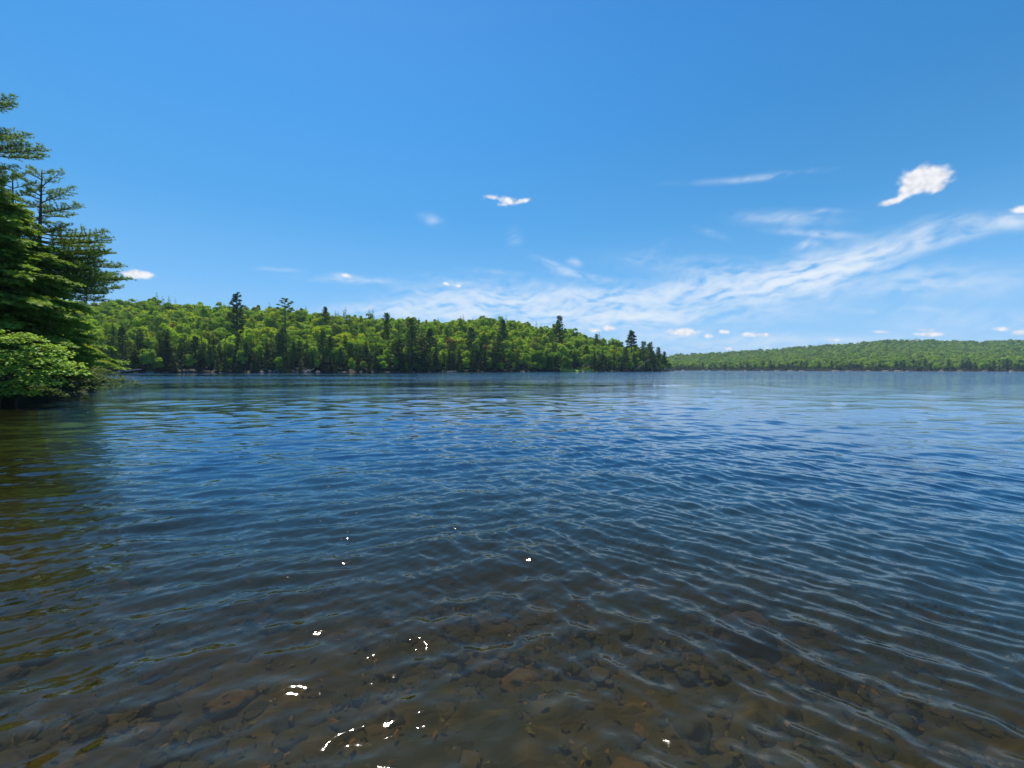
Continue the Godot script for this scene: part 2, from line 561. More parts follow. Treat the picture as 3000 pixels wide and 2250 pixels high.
func build_bed() -> void:
	var no := FastNoiseLite.new()
	no.seed = 8
	no.frequency = 2.1
	no.fractal_octaves = 4
	var big := FastNoiseLite.new()
	big.seed = 18
	big.frequency = 0.5
	var mb := MB.new()
	var vs := []
	var ds := [-7.0, -4.0, -2.0, -1.0]
	var d := -0.4
	while d < 12.0:
		ds.append(d)
		d += 0.045 + maxf(d - 3.0, 0.0) * 0.03
	ds.append_array([16.0, 24.0, 40.0, 80.0, 300.0, 1200.0, 4300.0])
	var cols := 320
	for dd in ds:
		var line := PackedVector3Array()
		var half: float = 9.0 + maxf(dd, 0.0) * 2.2
		for i in cols + 1:
			var x := (float(i) / cols - 0.5) * 2.0 * half
			var y := bed_y(x, -dd)
			if absf(dd) < 12.0: y += no.get_noise_2d(x, dd) * 0.09 + big.get_noise_2d(x, dd) * 0.10 * smoothstep(0.6, 3.0, dd)
			line.append(Vector3(x, y, -dd))
		vs.append(line)
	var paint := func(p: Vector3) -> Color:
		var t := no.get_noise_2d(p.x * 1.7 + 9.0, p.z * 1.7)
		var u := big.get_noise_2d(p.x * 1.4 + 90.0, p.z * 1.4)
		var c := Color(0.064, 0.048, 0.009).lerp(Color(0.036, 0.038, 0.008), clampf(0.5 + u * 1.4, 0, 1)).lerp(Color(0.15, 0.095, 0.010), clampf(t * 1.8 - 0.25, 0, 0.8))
		return c.lerp(Color(0.018, 0.022, 0.012), smoothstep(4.5, 11.0, -p.z))  # painted darker far out, in place of light lost in deep water
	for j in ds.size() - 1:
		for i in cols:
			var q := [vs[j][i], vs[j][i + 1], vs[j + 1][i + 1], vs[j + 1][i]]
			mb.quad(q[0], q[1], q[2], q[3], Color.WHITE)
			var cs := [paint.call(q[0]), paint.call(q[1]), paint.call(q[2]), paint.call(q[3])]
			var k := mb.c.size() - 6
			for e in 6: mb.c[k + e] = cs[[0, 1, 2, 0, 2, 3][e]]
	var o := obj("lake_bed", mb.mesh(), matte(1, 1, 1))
	tag(o, "brown and olive silty lake bed seen through the shallows, painted darker with depth", "", "", "structure")


# ------------------------------------------------------------------ far trees
func broadleaf_mesh(seed_: int, H: float, W: float, blobs: int, faces: int, leaf: float, low := 0.22) -> ArrayMesh:
	rng.seed = seed_
	var mb := MB.new()
	for b in blobs:
		var dir := rdir()
		var f := pow(rng.randf(), 0.45)
		var cy := lerpf(low, 0.86, 0.5 + 0.5 * dir.y * f)
		var wide := sqrt(maxf(0.05, 1.0 - pow(absf(cy - 0.50) / 0.52, 2.2)))
		var cpos := Vector3(dir.x * f * W * 0.40 * wide, cy * H, dir.z * f * W * 0.40 * wide)
		var r := W * rnd(0.15, 0.25)
		var tone := rnd(0.78, 1.2)
		for k in faces:
			var n := rdir()
			if n.y < -0.45: n.y = -n.y
			var p := cpos + n * r * rnd(0.72, 1.08) * Vector3(1, 0.8, 1)
			var nn := (n + rdir() * 0.75).normalized()
			var s := nn.cross(rdir()).normalized()
			var t := nn.cross(s)
			var z := leaf * rnd(0.55, 1.25)
			var g := tone * rnd(0.82, 1.2)
			var c := Color(g * rnd(0.92, 1.1), g, g * rnd(0.8, 1.1))
			mb.tri(p + s * z * rnd(0.4, 0.8), p + t * z * rnd(0.4, 0.8), p - s * z * rnd(0.4, 0.8) + nn * z * 0.2, c)
			mb.tri(p + s * z * 0.6, p - s * z * 0.5 - nn * z * 0.25, p - t * z * rnd(0.5, 0.9), c)
	return mb.mesh()


func conifer_mesh(seed_: int, H: float, R: float, levels: int, per: int, droop: float, bare := 0.06, shape := 0.85) -> ArrayMesh:
	rng.seed = seed_
	var mb := MB.new()
	for l in levels:
		var t := (l + rng.randf() * 0.8) / levels
		var y := H * lerpf(bare, 0.985, t)
		var len0 := R * pow(1.0 - t, shape) * rnd(0.75, 1.15) + 0.18
		var tone := rnd(0.8, 1.2)
		for b in maxi(3, int(per * (1.15 - t * 0.6))):
			var a := rnd(0, TAU)
			var L := len0 * rnd(0.6, 1.18)
			var out := Vector3(cos(a), 0, sin(a))
			var side := Vector3(-sin(a), 0, cos(a))
			var rise := lerpf(-droop, 0.35, pow(t, 1.5)) + rnd(-0.15, 0.15)
			var p0 := Vector3(0, y, 0)
			var p1 := p0 + out * L * 0.5 + Vector3.UP * L * rise * 0.4
			var p2 := p0 + out * L + Vector3.UP * L * (rise * 0.9 - 0.06)
			var wd := L * rnd(0.2, 0.32) + 0.12
			var g := tone * rnd(0.8, 1.2)
			var c := Color(g * rnd(0.95, 1.1), g, g * rnd(0.85, 1.1))
			mb.tri(p0 + out * L * 0.12, p1 + side * wd + Vector3.DOWN * wd * rnd(0.1, 0.5), p2, c)
			mb.tri(p0 + out * L * 0.12, p2, p1 - side * wd + Vector3.DOWN * wd * rnd(0.1, 0.5), c)
			for q in 5:
				var f := rnd(0.25, 0.95)
				var m := p0.lerp(p2, f) + Vector3.UP * rnd(-0.12, 0.1)
				var sg := -1.0 if rng.randf() < 0.5 else 1.0
				var tip := m + side * sg * wd * rnd(0.7, 1.35) + out * wd * rnd(0.1, 0.7) + Vector3.DOWN * wd * rnd(-0.1, 0.6)
				mb.tri(m, m + out * wd * 0.5 + Vector3.UP * rnd(-0.12, 0.12), tip, Color(c.r * rnd(0.85, 1.2), c.g * rnd(0.9, 1.15), c.b))
	return mb.mesh()


func pine_mesh(seed_: int, H: float, R: float, branches: int, start: float, flat := 0.5) -> Array:
	# open white pine: crown of plates of tufts on level limbs
	rng.seed = seed_
	var mb := MB.new()
	var wood := MB.new()
	wood.tube([Vector3.ZERO, Vector3(rnd(-0.2, 0.2), H * 0.5, 0), Vector3(0, H * 0.97, 0)], [H * 0.017, H * 0.012, H * 0.003], 6, Color(1, 1, 1))
	for b in branches:
		var t := float(b) / branches
		var y := H * lerpf(start, 0.98, t)
		var env := lerpf(0.75, 1.0, smoothstep(0.0, 0.3, t)) * pow(1.0 - t * 0.86, 0.75)
		var a := b * 2.4 + rnd(-0.5, 0.5)
		var L := R * env * rnd(0.5, 1.15)
		var out := Vector3(cos(a), 0, sin(a))
		var up := lerpf(0.05, 0.75, pow(t, 1.6)) + rnd(-0.08, 0.12)
		var p0 := Vector3(0, y, 0)
		var p1 := p0 + out * L * 0.6 + Vector3.UP * L * up * 0.45
		var p2 := p0 + out * L + Vector3.UP * L * (up * 0.85 + 0.05)
		wood.tube([p0, p1, p2], [0.07, 0.045, 0.02], 3, Color(1, 1, 1))
		var tone := rnd(0.8, 1.2)
		for q in int(4 + L * 1.7):
			var f := sqrt(rng.randf()) * 0.85 + 0.15
			var m := (p0.lerp(p1, f / 0.6) if f < 0.6 else p1.lerp(p2, (f - 0.6) / 0.4)) + Vector3(rnd(-1, 1), 0, rnd(-1, 1)) * L * 0.16 + Vector3.UP * rnd(0.0, 0.22)
			var rr := rnd(0.45, 0.85)
			for k in 11:
				var dd := (rdir() + Vector3.UP * 0.35).normalized()
				var s := dd.cross(rdir()).normalized()
				var g := tone * rnd(0.8, 1.25)
				mb.tri(m + s * rr * 0.28, m - s * rr * 0.28, m + dd * Vector3(1, flat + 0.3, 1) * rr * rnd(0.8, 1.4), Color(g, g, g))
	return [mb.mesh(), wood.mesh()]


func trunk_mesh(h: float, r: float, s: int) -> ArrayMesh:
	rng.seed = s
	var mb := MB.new()
	mb.tube([Vector3(0, -0.6, 0), Vector3(rnd(-0.1, 0.1), h * 0.5, rnd(-0.1, 0.1)), Vector3(0, h, 0)], [r * 1.25, r * 0.8, r * 0.25], 6, Color(1, 1, 1))
	return mb.mesh()


var broad: Array = []
var conif: Array = []
var pines: Array = []
var far_broad: Array = []
var far_conif: Array = []
var trunk_b: ArrayMesh
var trunk_c: ArrayMesh
var bark: StandardMaterial3D

# linear leaf colours and the word for each
const BT := [[0.153, 0.245, 0.022, "mid-green"], [0.215, 0.309, 0.024, "lime-green"], [0.114, 0.191, 0.022, "deep-green"], [0.189, 0.269, 0.04, "pale-green"], [0.28, 0.336, 0.024, "yellow-green"], [0.163, 0.215, 0.028, "olive"]]
const KT := [[0.045, 0.078, 0.020, "dark"], [0.072, 0.112, 0.022, "olive-dark"], [0.10, 0.150, 0.026, "olive-green"], [0.052, 0.092, 0.034, "bluish"]]


func make_stock() -> void:
	for i in 6: broad.append(broadleaf_mesh(100 + i, [16.0, 17.0, 15.0, 16.5, 18.0, 15.5][i], [8.6, 7.4, 9.4, 8.0, 7.0, 9.0][i], [30, 26, 34, 22, 26, 38][i], 70, 0.74))
	for i in 6: conif.append(conifer_mesh(200 + i, 18.0, [3.4, 2.7, 4.0, 3.0, 3.7, 2.4][i], 34, 8, [0.35, 0.5, 0.25, 0.4, 0.3, 0.5][i]))
	for i in 4: pines.append(pine_mesh(300 + i, 22.0, [4.6, 4.0, 5.2, 4.4][i], 56, [0.25, 0.4, 0.3, 0.5][i]))
	for i in 4: far_broad.append(broadleaf_mesh(400 + i, 14.0, 11.0, 12, 26, 1.9))
	for i in 3: far_conif.append(conifer_mesh(450 + i, 17.0, 3.8, 16, 6, 0.3))
	pines.append(pine_mesh(320, 22.0, 5.0, 20, 0.55, 0.2))
	trunk_b = trunk_mesh(11.0, 0.22, 1)
	trunk_c = trunk_mesh(17.0, 0.22, 2)
	bark = matte(0.075, 0.062, 0.05)


func put_tree(kind: String, variant: int, tone: int, at: Vector3, scale_: float, turn: float, wide := 1.0) -> Node3D:
	var called := "broadleaf_tree" if kind == "b" else "hemlock_tree" if kind == "c" else "pine_tree"
	var o := thing(called, at, turn)
	o.scale = Vector3(scale_ * wide, scale_, scale_ * wide)
	if kind == "b":
		obj("trunk", trunk_b, bark, o)
		obj("crown", broad[variant % broad.size()], leafy(BT[tone][0], BT[tone][1], BT[tone][2]), o)
	elif kind == "c":
		obj("trunk", trunk_c, bark, o)
		obj("crown", conif[variant % conif.size()], leafy(KT[tone][0], KT[tone][1], KT[tone][2], 0.75), o)
	else:
		obj("trunk", pines[variant % 5][1], bark, o)
		obj("crown", pines[variant % 5][0], leafy(KT[tone][0], KT[tone][1], KT[tone][2], 0.75), o)
	return o


func height_to(px: float, d: float, ground: float, row: float) -> float:
	return (HORIZON - row) / F * d + EYE - ground


func special(kind: String, variant: int, tone: int, px: float, behind: float, row: float, label: String, wide := 1.0) -> void:
	var d := table(SHORE, px) + behind
	var at := spot(px, d)
	at.y = left_ground(px, d) - 0.1
	var full: float = {"b": 16.0, "c": 18.0, "p": 22.0}[kind]
	var s := height_to(px, d, at.y, row) / full
	var o := put_tree(kind, variant, tone, at, s, variant * 1.3, wide)
	tag(o, label, "tree", "trees on the wooded point")


const ORD := ["first", "second", "third", "fourth", "fifth", "sixth", "seventh", "eighth", "ninth", "tenth", "eleventh", "twelfth", "thirteenth", "fourteenth", "fifteenth", "sixteenth", "seventeenth", "eighteenth", "nineteenth", "twentieth", "twenty-first", "twenty-second", "twenty-third", "twenty-fourth", "twenty-fifth", "twenty-sixth", "twenty-seventh", "twenty-eighth", "twenty-ninth", "thirtieth"]
const PARTS_L := [[-200, 237, "left of the tall dark pine"], [237, 287, "between tall dark pine and gaunt pine"], [287, 395, "between gaunt pine and conifer trio"], [395, 470, "between conifer trio and broad pine"], [470, 560, "between broad pine and grassy clearing"], [560, 630, "between clearing and lone pine"], [630, 700, "right of the lone pine"]]
const PARTS_R := [[600, 760, "left part of far shore"], [760, 880, "middle part of far shore"], [880, 1300, "right part of far shore"]]


func label_trees(log_: Array, parts: Array, group: String) -> void:
	log_.sort_custom(func(a, b): return a[1] < b[1])
	var count := {}
	for e in log_:
		var where := ""
		for p in parts:
			if e[1] >= p[0] and e[1] < p[1]: where = p[2]
		var key: String = e[2] + "|" + e[3] + "|" + where
		var k: int = count.get(key, 0)
		count[key] = k + 1
		tag(e[0], "%s %s from left %s, %s" % [ORD[mini(k, 29)], e[2], e[3], where], "tree", group)


func forest_left() -> void:
	rng.seed = 4242
	var log_ := []
	var fill := [[], [], [], [], [], []]
	var fill_c := [[], [], []]
	# rows from the waterline back
	var px := 58.0
	for row in 3:
		px = 56.0 + row * 1.7
		while px < 664.0:
			var ds := table(SHORE, px)
			var room := table(DEEP, px)
			var behind: float = [0.8, 9.0, 18.0][row] + rnd(-0.8, 3.5)
			behind = minf(behind, room * 0.7)
			var d := ds + behind
			var clearing := px > 563.0 and px < 592.0
			var con: bool = rng.randf() < ([0.72, 0.62, 0.45][row] if px < 480.0 else [0.42, 0.4, 0.35][row])
			if clearing and row == 0:
				px += 4.0
				continue
			var at := spot(px, d)
			at.y = left_ground(px, d) - 0.15
			var kind := "c" if con else "b"
			if con and rng.randf() < 0.18: kind = "p"
			var v := rng.randi() % 6
			var size: float = ([0.62, 0.92, 1.0][row] if kind != "b" else [0.5, 0.82, 0.95][row]) * rnd(0.72, 1.2)
			if px > 640: size *= 0.9
			var tone := 0
			var word := ""
			if kind == "b":
				tone = [0, 0, 1, 2, 2, 3, 0, 1, 5][rng.randi() % 9]
				word = BT[tone][3] + " broadleaf"
			else:
				tone = [0, 0, 1, 1, 2, 3][rng.randi() % 6]
				word = KT[tone][3] + (" hemlock" if kind == "c" else " pine")
			var o := put_tree(kind, v % 4 if kind == "p" else v, tone, at, size, rnd(0, TAU), rnd(0.85, 1.2))
			log_.append([o, 512.0 + F * at.x / -at.z, word, ["at the waterline", "in the second row", "in the third row"][row]])
			px += rnd(0.7, 1.35) * [5.6, 6.2, 7.0][row] * 222.0 / d * (1.0 if px < 500 else 1.15)
	label_trees(log_, PARTS_L, "trees along the shore of the wooded point")
	# the canopy up the slope
	var dd := 27.0
	while dd < 330.0:
		var p := -60.0
		while p < 668.0:
			var ds := table(SHORE, p)
			var room := table(DEEP, p)
			var d := ds + dd + rnd(-4, 4)
			if dd < room * 1.25:
				var q := p + rnd(-4, 4)
				var at := spot(q, d)
				at.y = left_ground(q, d) - 0.3
				var s := rnd(0.62, 1.2)
				if q > 620: s *= 0.85
				var b := Basis(Vector3.UP, rnd(0, TAU)).scaled(Vector3(s, s * rnd(0.85, 1.2), s))
				if rng.randf() < 0.2:
					var tc: Array = KT[[0, 1, 2, 3][rng.randi() % 4]]
					fill_c[rng.randi() % 3].append([Transform3D(b.scaled(Vector3.ONE * rnd(0.8, 1.05)), at), Color(tc[0], tc[1], tc[2]) * 1.75])
				else:
					var g := gust.get_noise_2d(at.x / 45.0, at.z / 45.0)
					var pick: int = [0, 1, 2, 3, 0, 1, 5, 4][rng.randi() % 8]
					if g > 0.25: pick = [1, 4, 1, 3][rng.randi() % 4]
					if g < -0.3: pick = [2, 0, 2, 5][rng.randi() % 4]
					var tb: Array = BT[pick]
					var col := Color(tb[0], tb[1], tb[2]) * 1.75
					if rng.randf() < 0.012: col = Color(0.30, 0.23, 0.06)
					fill[rng.randi() % 6].append([Transform3D(b, at), col])
			p += 6.7 * F / maxf(ds + dd, 1.0)
		dd += 6.0
	var root := Node3D.new()
	root.name = numbered("hillside_forest")
	add_child(root)
	tag(root, "dense leafy woodland canopy covering the hill behind the shore trees", "", "", "stuff")
	for i in 6: multi("canopy", broad[i], fill[i], root)
	for i in 3: multi("conifers", conif[i], fill_c[i], root)


func copies_of(mesh: Mesh, list: Array) -> MultiMesh:
	var mm := MultiMesh.new()
	mm.transform_format = MultiMesh.TRANSFORM_3D
	mm.use_colors = true
	mm.mesh = mesh
	mm.instance_count = list.size()
	for k in list.size():
		mm.set_instance_transform(k, list[k][0])
		mm.set_instance_color(k, list[k][1])
	return mm


func multi(called: String, mesh: Mesh, list: Array, root: Node3D) -> void:
	if list.is_empty(): return
	var o := MultiMeshInstance3D.new()
	o.multimesh = copies_of(mesh, list)
	o.material_override = leafy(1, 1, 1, 0.95)
	o.name = called
	o.set_meta("kind", "stuff")
	root.add_child(o, true)


func forest_right() -> void:
	rng.seed = 515
	var log_ := []
	var px := 666.0
	while px < 1060.0:
		var d := table(SHORE_R, px) + rnd(4, 16)
		var at := spot(px, d)
		at.y = right_ground(px, d) - 0.2
		var u := rng.randf()
		var kind := "p" if u < 0.4 else "c" if u < 0.62 else "b"
		var tone := rng.randi() % 4
		var size: float = rnd(0.7, 1.05) * {"p": 0.85, "c": 0.9, "b": 0.9}[kind]
		var o := put_tree(kind, rng.randi() % 6, tone, at, size, rnd(0, TAU), 1.25)
		var word: String = (BT[tone][3] + " broadleaf") if kind == "b" else (KT[tone][3] + (" hemlock" if kind == "c" else " pine"))
		log_.append([o, px, word, "at the waterline"])
		px += rnd(2.6, 5.6)
	label_trees(log_, PARTS_R, "trees along the far right shore")
	var fill := [[], [], [], []]
	var fill_c := [[], [], []]
	var dd := 14.0
	while dd < 730.0:
		var p := 640.0
		while p < 1075.0:
			var d := table(SHORE_R, p) + dd + rnd(-6, 6)
			var q := p + rnd(-2.5, 2.5)
			var at := spot(q, d)
			at.y = right_ground(q, d) - 0.4
			var s := rnd(0.62, 1.3)
			var b := Basis(Vector3.UP, rnd(0, TAU)).scaled(Vector3(s, s * rnd(0.85, 1.1), s))
			var con: float = 0.5 if dd < 60.0 else 0.5 if dd > 600.0 else 0.13
			if rng.randf() < con:
				var tc: Array = KT[rng.randi() % 4]
				fill_c[rng.randi() % 3].append([Transform3D(b, at), Color(tc[0], tc[1], tc[2]) * 1.75])
			else:
				var tb: Array = BT[[0, 2, 2, 0, 5, 3][rng.randi() % 6]]
				fill[rng.randi() % 4].append([Transform3D(b, at), Color(tb[0], tb[1], tb[2]) * 1.75])
			p += 9.0 * F / (table(SHORE_R, p) + dd) * rnd(0.85, 1.15)
		dd += 11.0
	var root := Node3D.new()
	root.name = numbered("far_forest")
	add_child(root)
	tag(root, "dense woodland covering the low hill beyond the far right shore", "", "", "stuff")
	for i in 4: multi("canopy", far_broad[i], fill[i], root)
	for i in 3: multi("conifers", far_conif[i], fill_c[i], root)


# ------------------------------------------------------------------ near trees
func needle_tuft(mb: MB, at: Vector3, along: Vector3, size: float, count: int, col: Color) -> void:
	for k in count:
		var d := (along * 0.75 + rdir() * 0.85 + Vector3.UP * 0.2).normalized()
		var s := d.cross(rdir()).normalized() * size * 0.085
		var g := rnd(0.8, 1.25)
		mb.tri(at + s, at - s, at + d * size * rnd(0.7, 1.15), Color(col.r * g, col.g * g, col.b * g))


func pine_limb(leaf: MB, wood: MB, p0: Vector3, a: float, L: float, up: float, thick: float) -> void:
	var out := Vector3(cos(a), 0, sin(a))
	var side := Vector3(-sin(a), 0, cos(a))
	var pts := []
	var rad := []
	var n := 7
	var dip := rnd(0.02, 0.08)
	for i in n + 1:
		var f := float(i) / n
		pts.append(p0 + out * L * f + Vector3.UP * L * (up * f - dip * sin(f * PI) + 0.10 * f * f) + side * L * 0.04 * sin(f * 5.0 + a))
		rad.append(lerpf(thick, 0.008, f))
	wood.tube(pts, rad, 5, Color(1, 1, 1))
	var steps := int(L * 7.0) + 3
	for i in steps:
		var f := lerpf(0.22, 1.0, (i + rng.randf()) / steps)
		var k := mini(int(f * n), n - 1)
		var base: Vector3 = pts[k].lerp(pts[k + 1], f * n - k)
		var sg := -1.0 if i % 2 else 1.0
		var tl := L * 0.30 * sin(minf(1.0, (1.08 - f) * 1.6) * PI * 0.5) * rnd(0.6, 1.2) + 0.12
		var dir := (out * rnd(0.5, 0.9) + side * sg * rnd(0.4, 0.9) + Vector3.UP * rnd(0.12, 0.42)).normalized()
		wood.tube([base, base + dir * tl], [0.014, 0.005], 3, Color(1, 1, 1))
		var tone := rnd(0.8, 1.2)
		for q in int(tl / 0.13) + 1:
			var m := base + dir * tl * ((q + 0.6) / (int(tl / 0.13) + 1)) + rdir() * 0.05
			needle_tuft(leaf, m, (dir + Vector3.UP * 0.5).normalized(), rnd(0.13, 0.19), 9, Color(tone, tone, tone))
		if rng.randf() < 0.7: needle_tuft(leaf, base + Vector3.UP * 0.08, (out + Vector3.UP).normalized(), 0.17, 8, Color(tone, tone, tone))
	needle_tuft(leaf, pts[n], out, 0.18, 12, Color(1, 1, 1))


func near_pine(label: String, seed_: int, base: Vector3, top: Vector3, limbs: Array, extra: int, col: Array) -> void:
	# limbs: height share, bearing (degrees, 0 = right, 90 = away), length, rise
	rng.seed = seed_
	var o := thing("pine_tree", base)
	var leaf := MB.new()
	var wood := MB.new()
	var H := top.y - base.y
	var lean := top - base
	var mid := lean * 0.5 + Vector3(rnd(-0.2, 0.2), 0, 0)
	wood.tube([Vector3(0, -0.4, 0), mid * 0.5, mid, mid + (lean - mid) * 0.55, lean], [H * 0.016, H * 0.0135, H * 0.010, H * 0.006, 0.02], 8, Color(1, 1, 1))
	for l in limbs:
		pine_limb(leaf, wood, lean * l[0], -deg_to_rad(l[1]), l[2], l[3], 0.02 + l[2] * 0.011)
	for e in extra:
		var t := lerpf(0.28, 0.97, (e + rng.randf()) / extra)
		var a := rnd(85.0, 275.0) if t > 0.42 else rnd(0.0, 360.0)
		pine_limb(leaf, wood, lean * t, -deg_to_rad(a), H * 0.2 * pow(1.02 - t, 0.55) * rnd(0.5, 1.1), rnd(0.0, 0.25) + t * t * 0.3, 0.045)
	for q in 10: needle_tuft(leaf, lean + Vector3.DOWN * q * 0.07, Vector3.UP, 0.18, 8, Color(1, 1, 1))
	obj("trunk", wood.mesh(), bark, o)
	obj("crown", leaf.mesh(), leafy(col[0], col[1], col[2], 0.9), o)
	tag(o, label, "tree", "trees crowding the left bank")


func near_hemlock(label: String, seed_: int, base: Vector3, H: float, R: float, levels: int, per: int, col: Array, bare := 0.05) -> void:
	rng.seed = seed_
	var o := thing("hemlock_tree", base)
	var leaf := MB.new()
	var wood := MB.new()
	wood.tube([Vector3(0, -0.4, 0), Vector3(0.1, H * 0.5, 0), Vector3(0, H, 0)], [H * 0.016, H * 0.010, 0.015], 7, Color(1, 1, 1))
	for l in levels:
		var t := (l + rng.randf()) / levels
		var y := H * lerpf(bare, 0.98, t)
		for b in maxi(3, int(per * (1.1 - t * 0.55))):
			var a := rnd(0, TAU)
			var L := (R * pow(1.0 - t, 0.75) + 0.25) * rnd(0.4, 1.15) * (1.0 + 0.5 * gust.get_noise_2d(cos(a) * 1.4 + seed_, y * 0.55))
			var out := Vector3(cos(a), 0, sin(a))
			var side := Vector3(-sin(a), 0, cos(a))
			var rise := rnd(-0.02, 0.25) + t * 0.25
			var p0 := Vector3(0.1 * (1.0 - absf(t - 0.5) * 2.0), y, 0)
			var pts := [p0, p0 + out * L * 0.5 + Vector3.UP * L * rise * 0.6, p0 + out * L + Vector3.UP * L * (rise * 0.7 - 0.16)]
			wood.tube(pts, [0.03, 0.018, 0.006], 3, Color(1, 1, 1))
			var tone := rnd(0.8, 1.2)
			var n := int(L * 11.0) + 5
			for i in n:
				var f := lerpf(0.2, 1.0, (i + rng.randf()) / n)
				var m: Vector3 = pts[0].lerp(pts[1], f * 2.0) if f < 0.5 else pts[1].lerp(pts[2], f * 2.0 - 1.0)
				var sg := -1.0 if i % 2 else 1.0
				var tl := L * 0.36 * (1.1 - f) * rnd(0.7, 1.2) + 0.12
				var dir := (out * rnd(0.5, 1.0) + side * sg * rnd(0.5, 1.0) + Vector3.DOWN * rnd(0.0, 0.35)).normalized()
				var flat := dir.cross(Vector3.UP).normalized()
				for q in int(tl / 0.12) + 1:
					var across := flat.rotated(dir.normalized(), rnd(-0.8, 0.8))
					var c0 := m + dir * (q * 0.12)
					var g := tone * rnd(0.8, 1.22)
					var c := Color(g * rnd(0.95, 1.1), g, g * rnd(0.8, 1.05))
					var hw := rnd(0.07, 0.14)
					mb_leaf(leaf, c0, dir, across, hw, rnd(0.17, 0.27), c)
	obj("trunk", wood.mesh(), bark, o)
	obj("crown", leaf.mesh(), leafy(col[0], col[1], col[2], 0.9), o)
	tag(o, label, "tree", "trees crowding the left bank")


func mb_leaf(mb: MB, p: Vector3, dir: Vector3, across: Vector3, hw: float, ln: float, c: Color) -> void:
	var tip := p + dir * ln + Vector3.DOWN * rnd(0.0, 0.06)
	var dn := Vector3.UP * rnd(-0.05, 0.03)
	mb.tri(p, p + dir * ln * 0.5 + across * hw + dn, tip, c)
	mb.tri(p, tip, p + dir * ln * 0.5 - across * hw + dn, c)


func near_maple(called: String, label: String, seed_: int, base: Vector3, clusters: Array, per: int, leaf_size: float, col: Array) -> void:
	# clusters: layered sprays of leaves, each centre and half sizes relative to the base
	rng.seed = seed_
	var o := thing(called, base)
	var leaf := MB.new()
	var wood := MB.new()
	for cl in clusters:
		var c: Vector3 = cl[0]
		var r: Vector3 = cl[1]
		var root := Vector3(c.x * 0.1, c.y * 0.25, c.z * 0.1)
		wood.tube([Vector3(0, -0.5, 0), root, root.lerp(c, 0.6) + Vector3.UP * 0.2, c], [0.1, 0.07, 0.035, 0.012], 5, Color(1, 1, 1))
		var n := int(per * r.x * r.z)
		# sprays: little flat fans of leaves
		for s in n:
			var d := rdir()
			var f := pow(rng.randf(), 0.4)
			var m := c + Vector3(d.x * r.x, absf(d.y) * r.y * 1.1 - r.y * 0.35 - (d.x * d.x + d.z * d.z) * r.y * 0.5, d.z * r.z) * f
			if s % 5 == 0: wood.tube([c.lerp(m, 0.2) + Vector3.DOWN * 0.05, m], [0.012, 0.004], 3, Color(1, 1, 1))
			var tone := rnd(0.65, 1.25)
			for k in 5:
				var a := rnd(0, TAU)
				var dir := Vector3(cos(a), rnd(-0.45, 0.2), sin(a)).normalized()
				var nn := (Vector3.UP + rdir() * 0.45).normalized()
				var across := dir.cross(nn).normalized()
				var z := leaf_size * rnd(0.6, 1.25)
				var p := m + dir * z * 0.35 + Vector3.UP * rnd(-0.05, 0.05)
				var g := tone * rnd(0.85, 1.2)
				var cc := Color(g * rnd(0.95, 1.08), g, g * rnd(0.85, 1.1))
				var l1 := p + dir * z * 0.5 + across * z * 0.48
				var l2 := p + dir * z * 0.5 - across * z * 0.48
				var tip := p + dir * z + Vector3.DOWN * z * 0.15
				leaf.tri(p, l1, tip, cc)
				leaf.tri(p, tip, l2, cc)
	obj("trunk", wood.mesh(), bark, o)
	obj("crown", leaf.mesh(), leafy(col[0], col[1], col[2], 0.95, 0.5), o)
	tag(o, label, "tree" if called.ends_with("tree") else "shrub", "trees crowding the left bank")


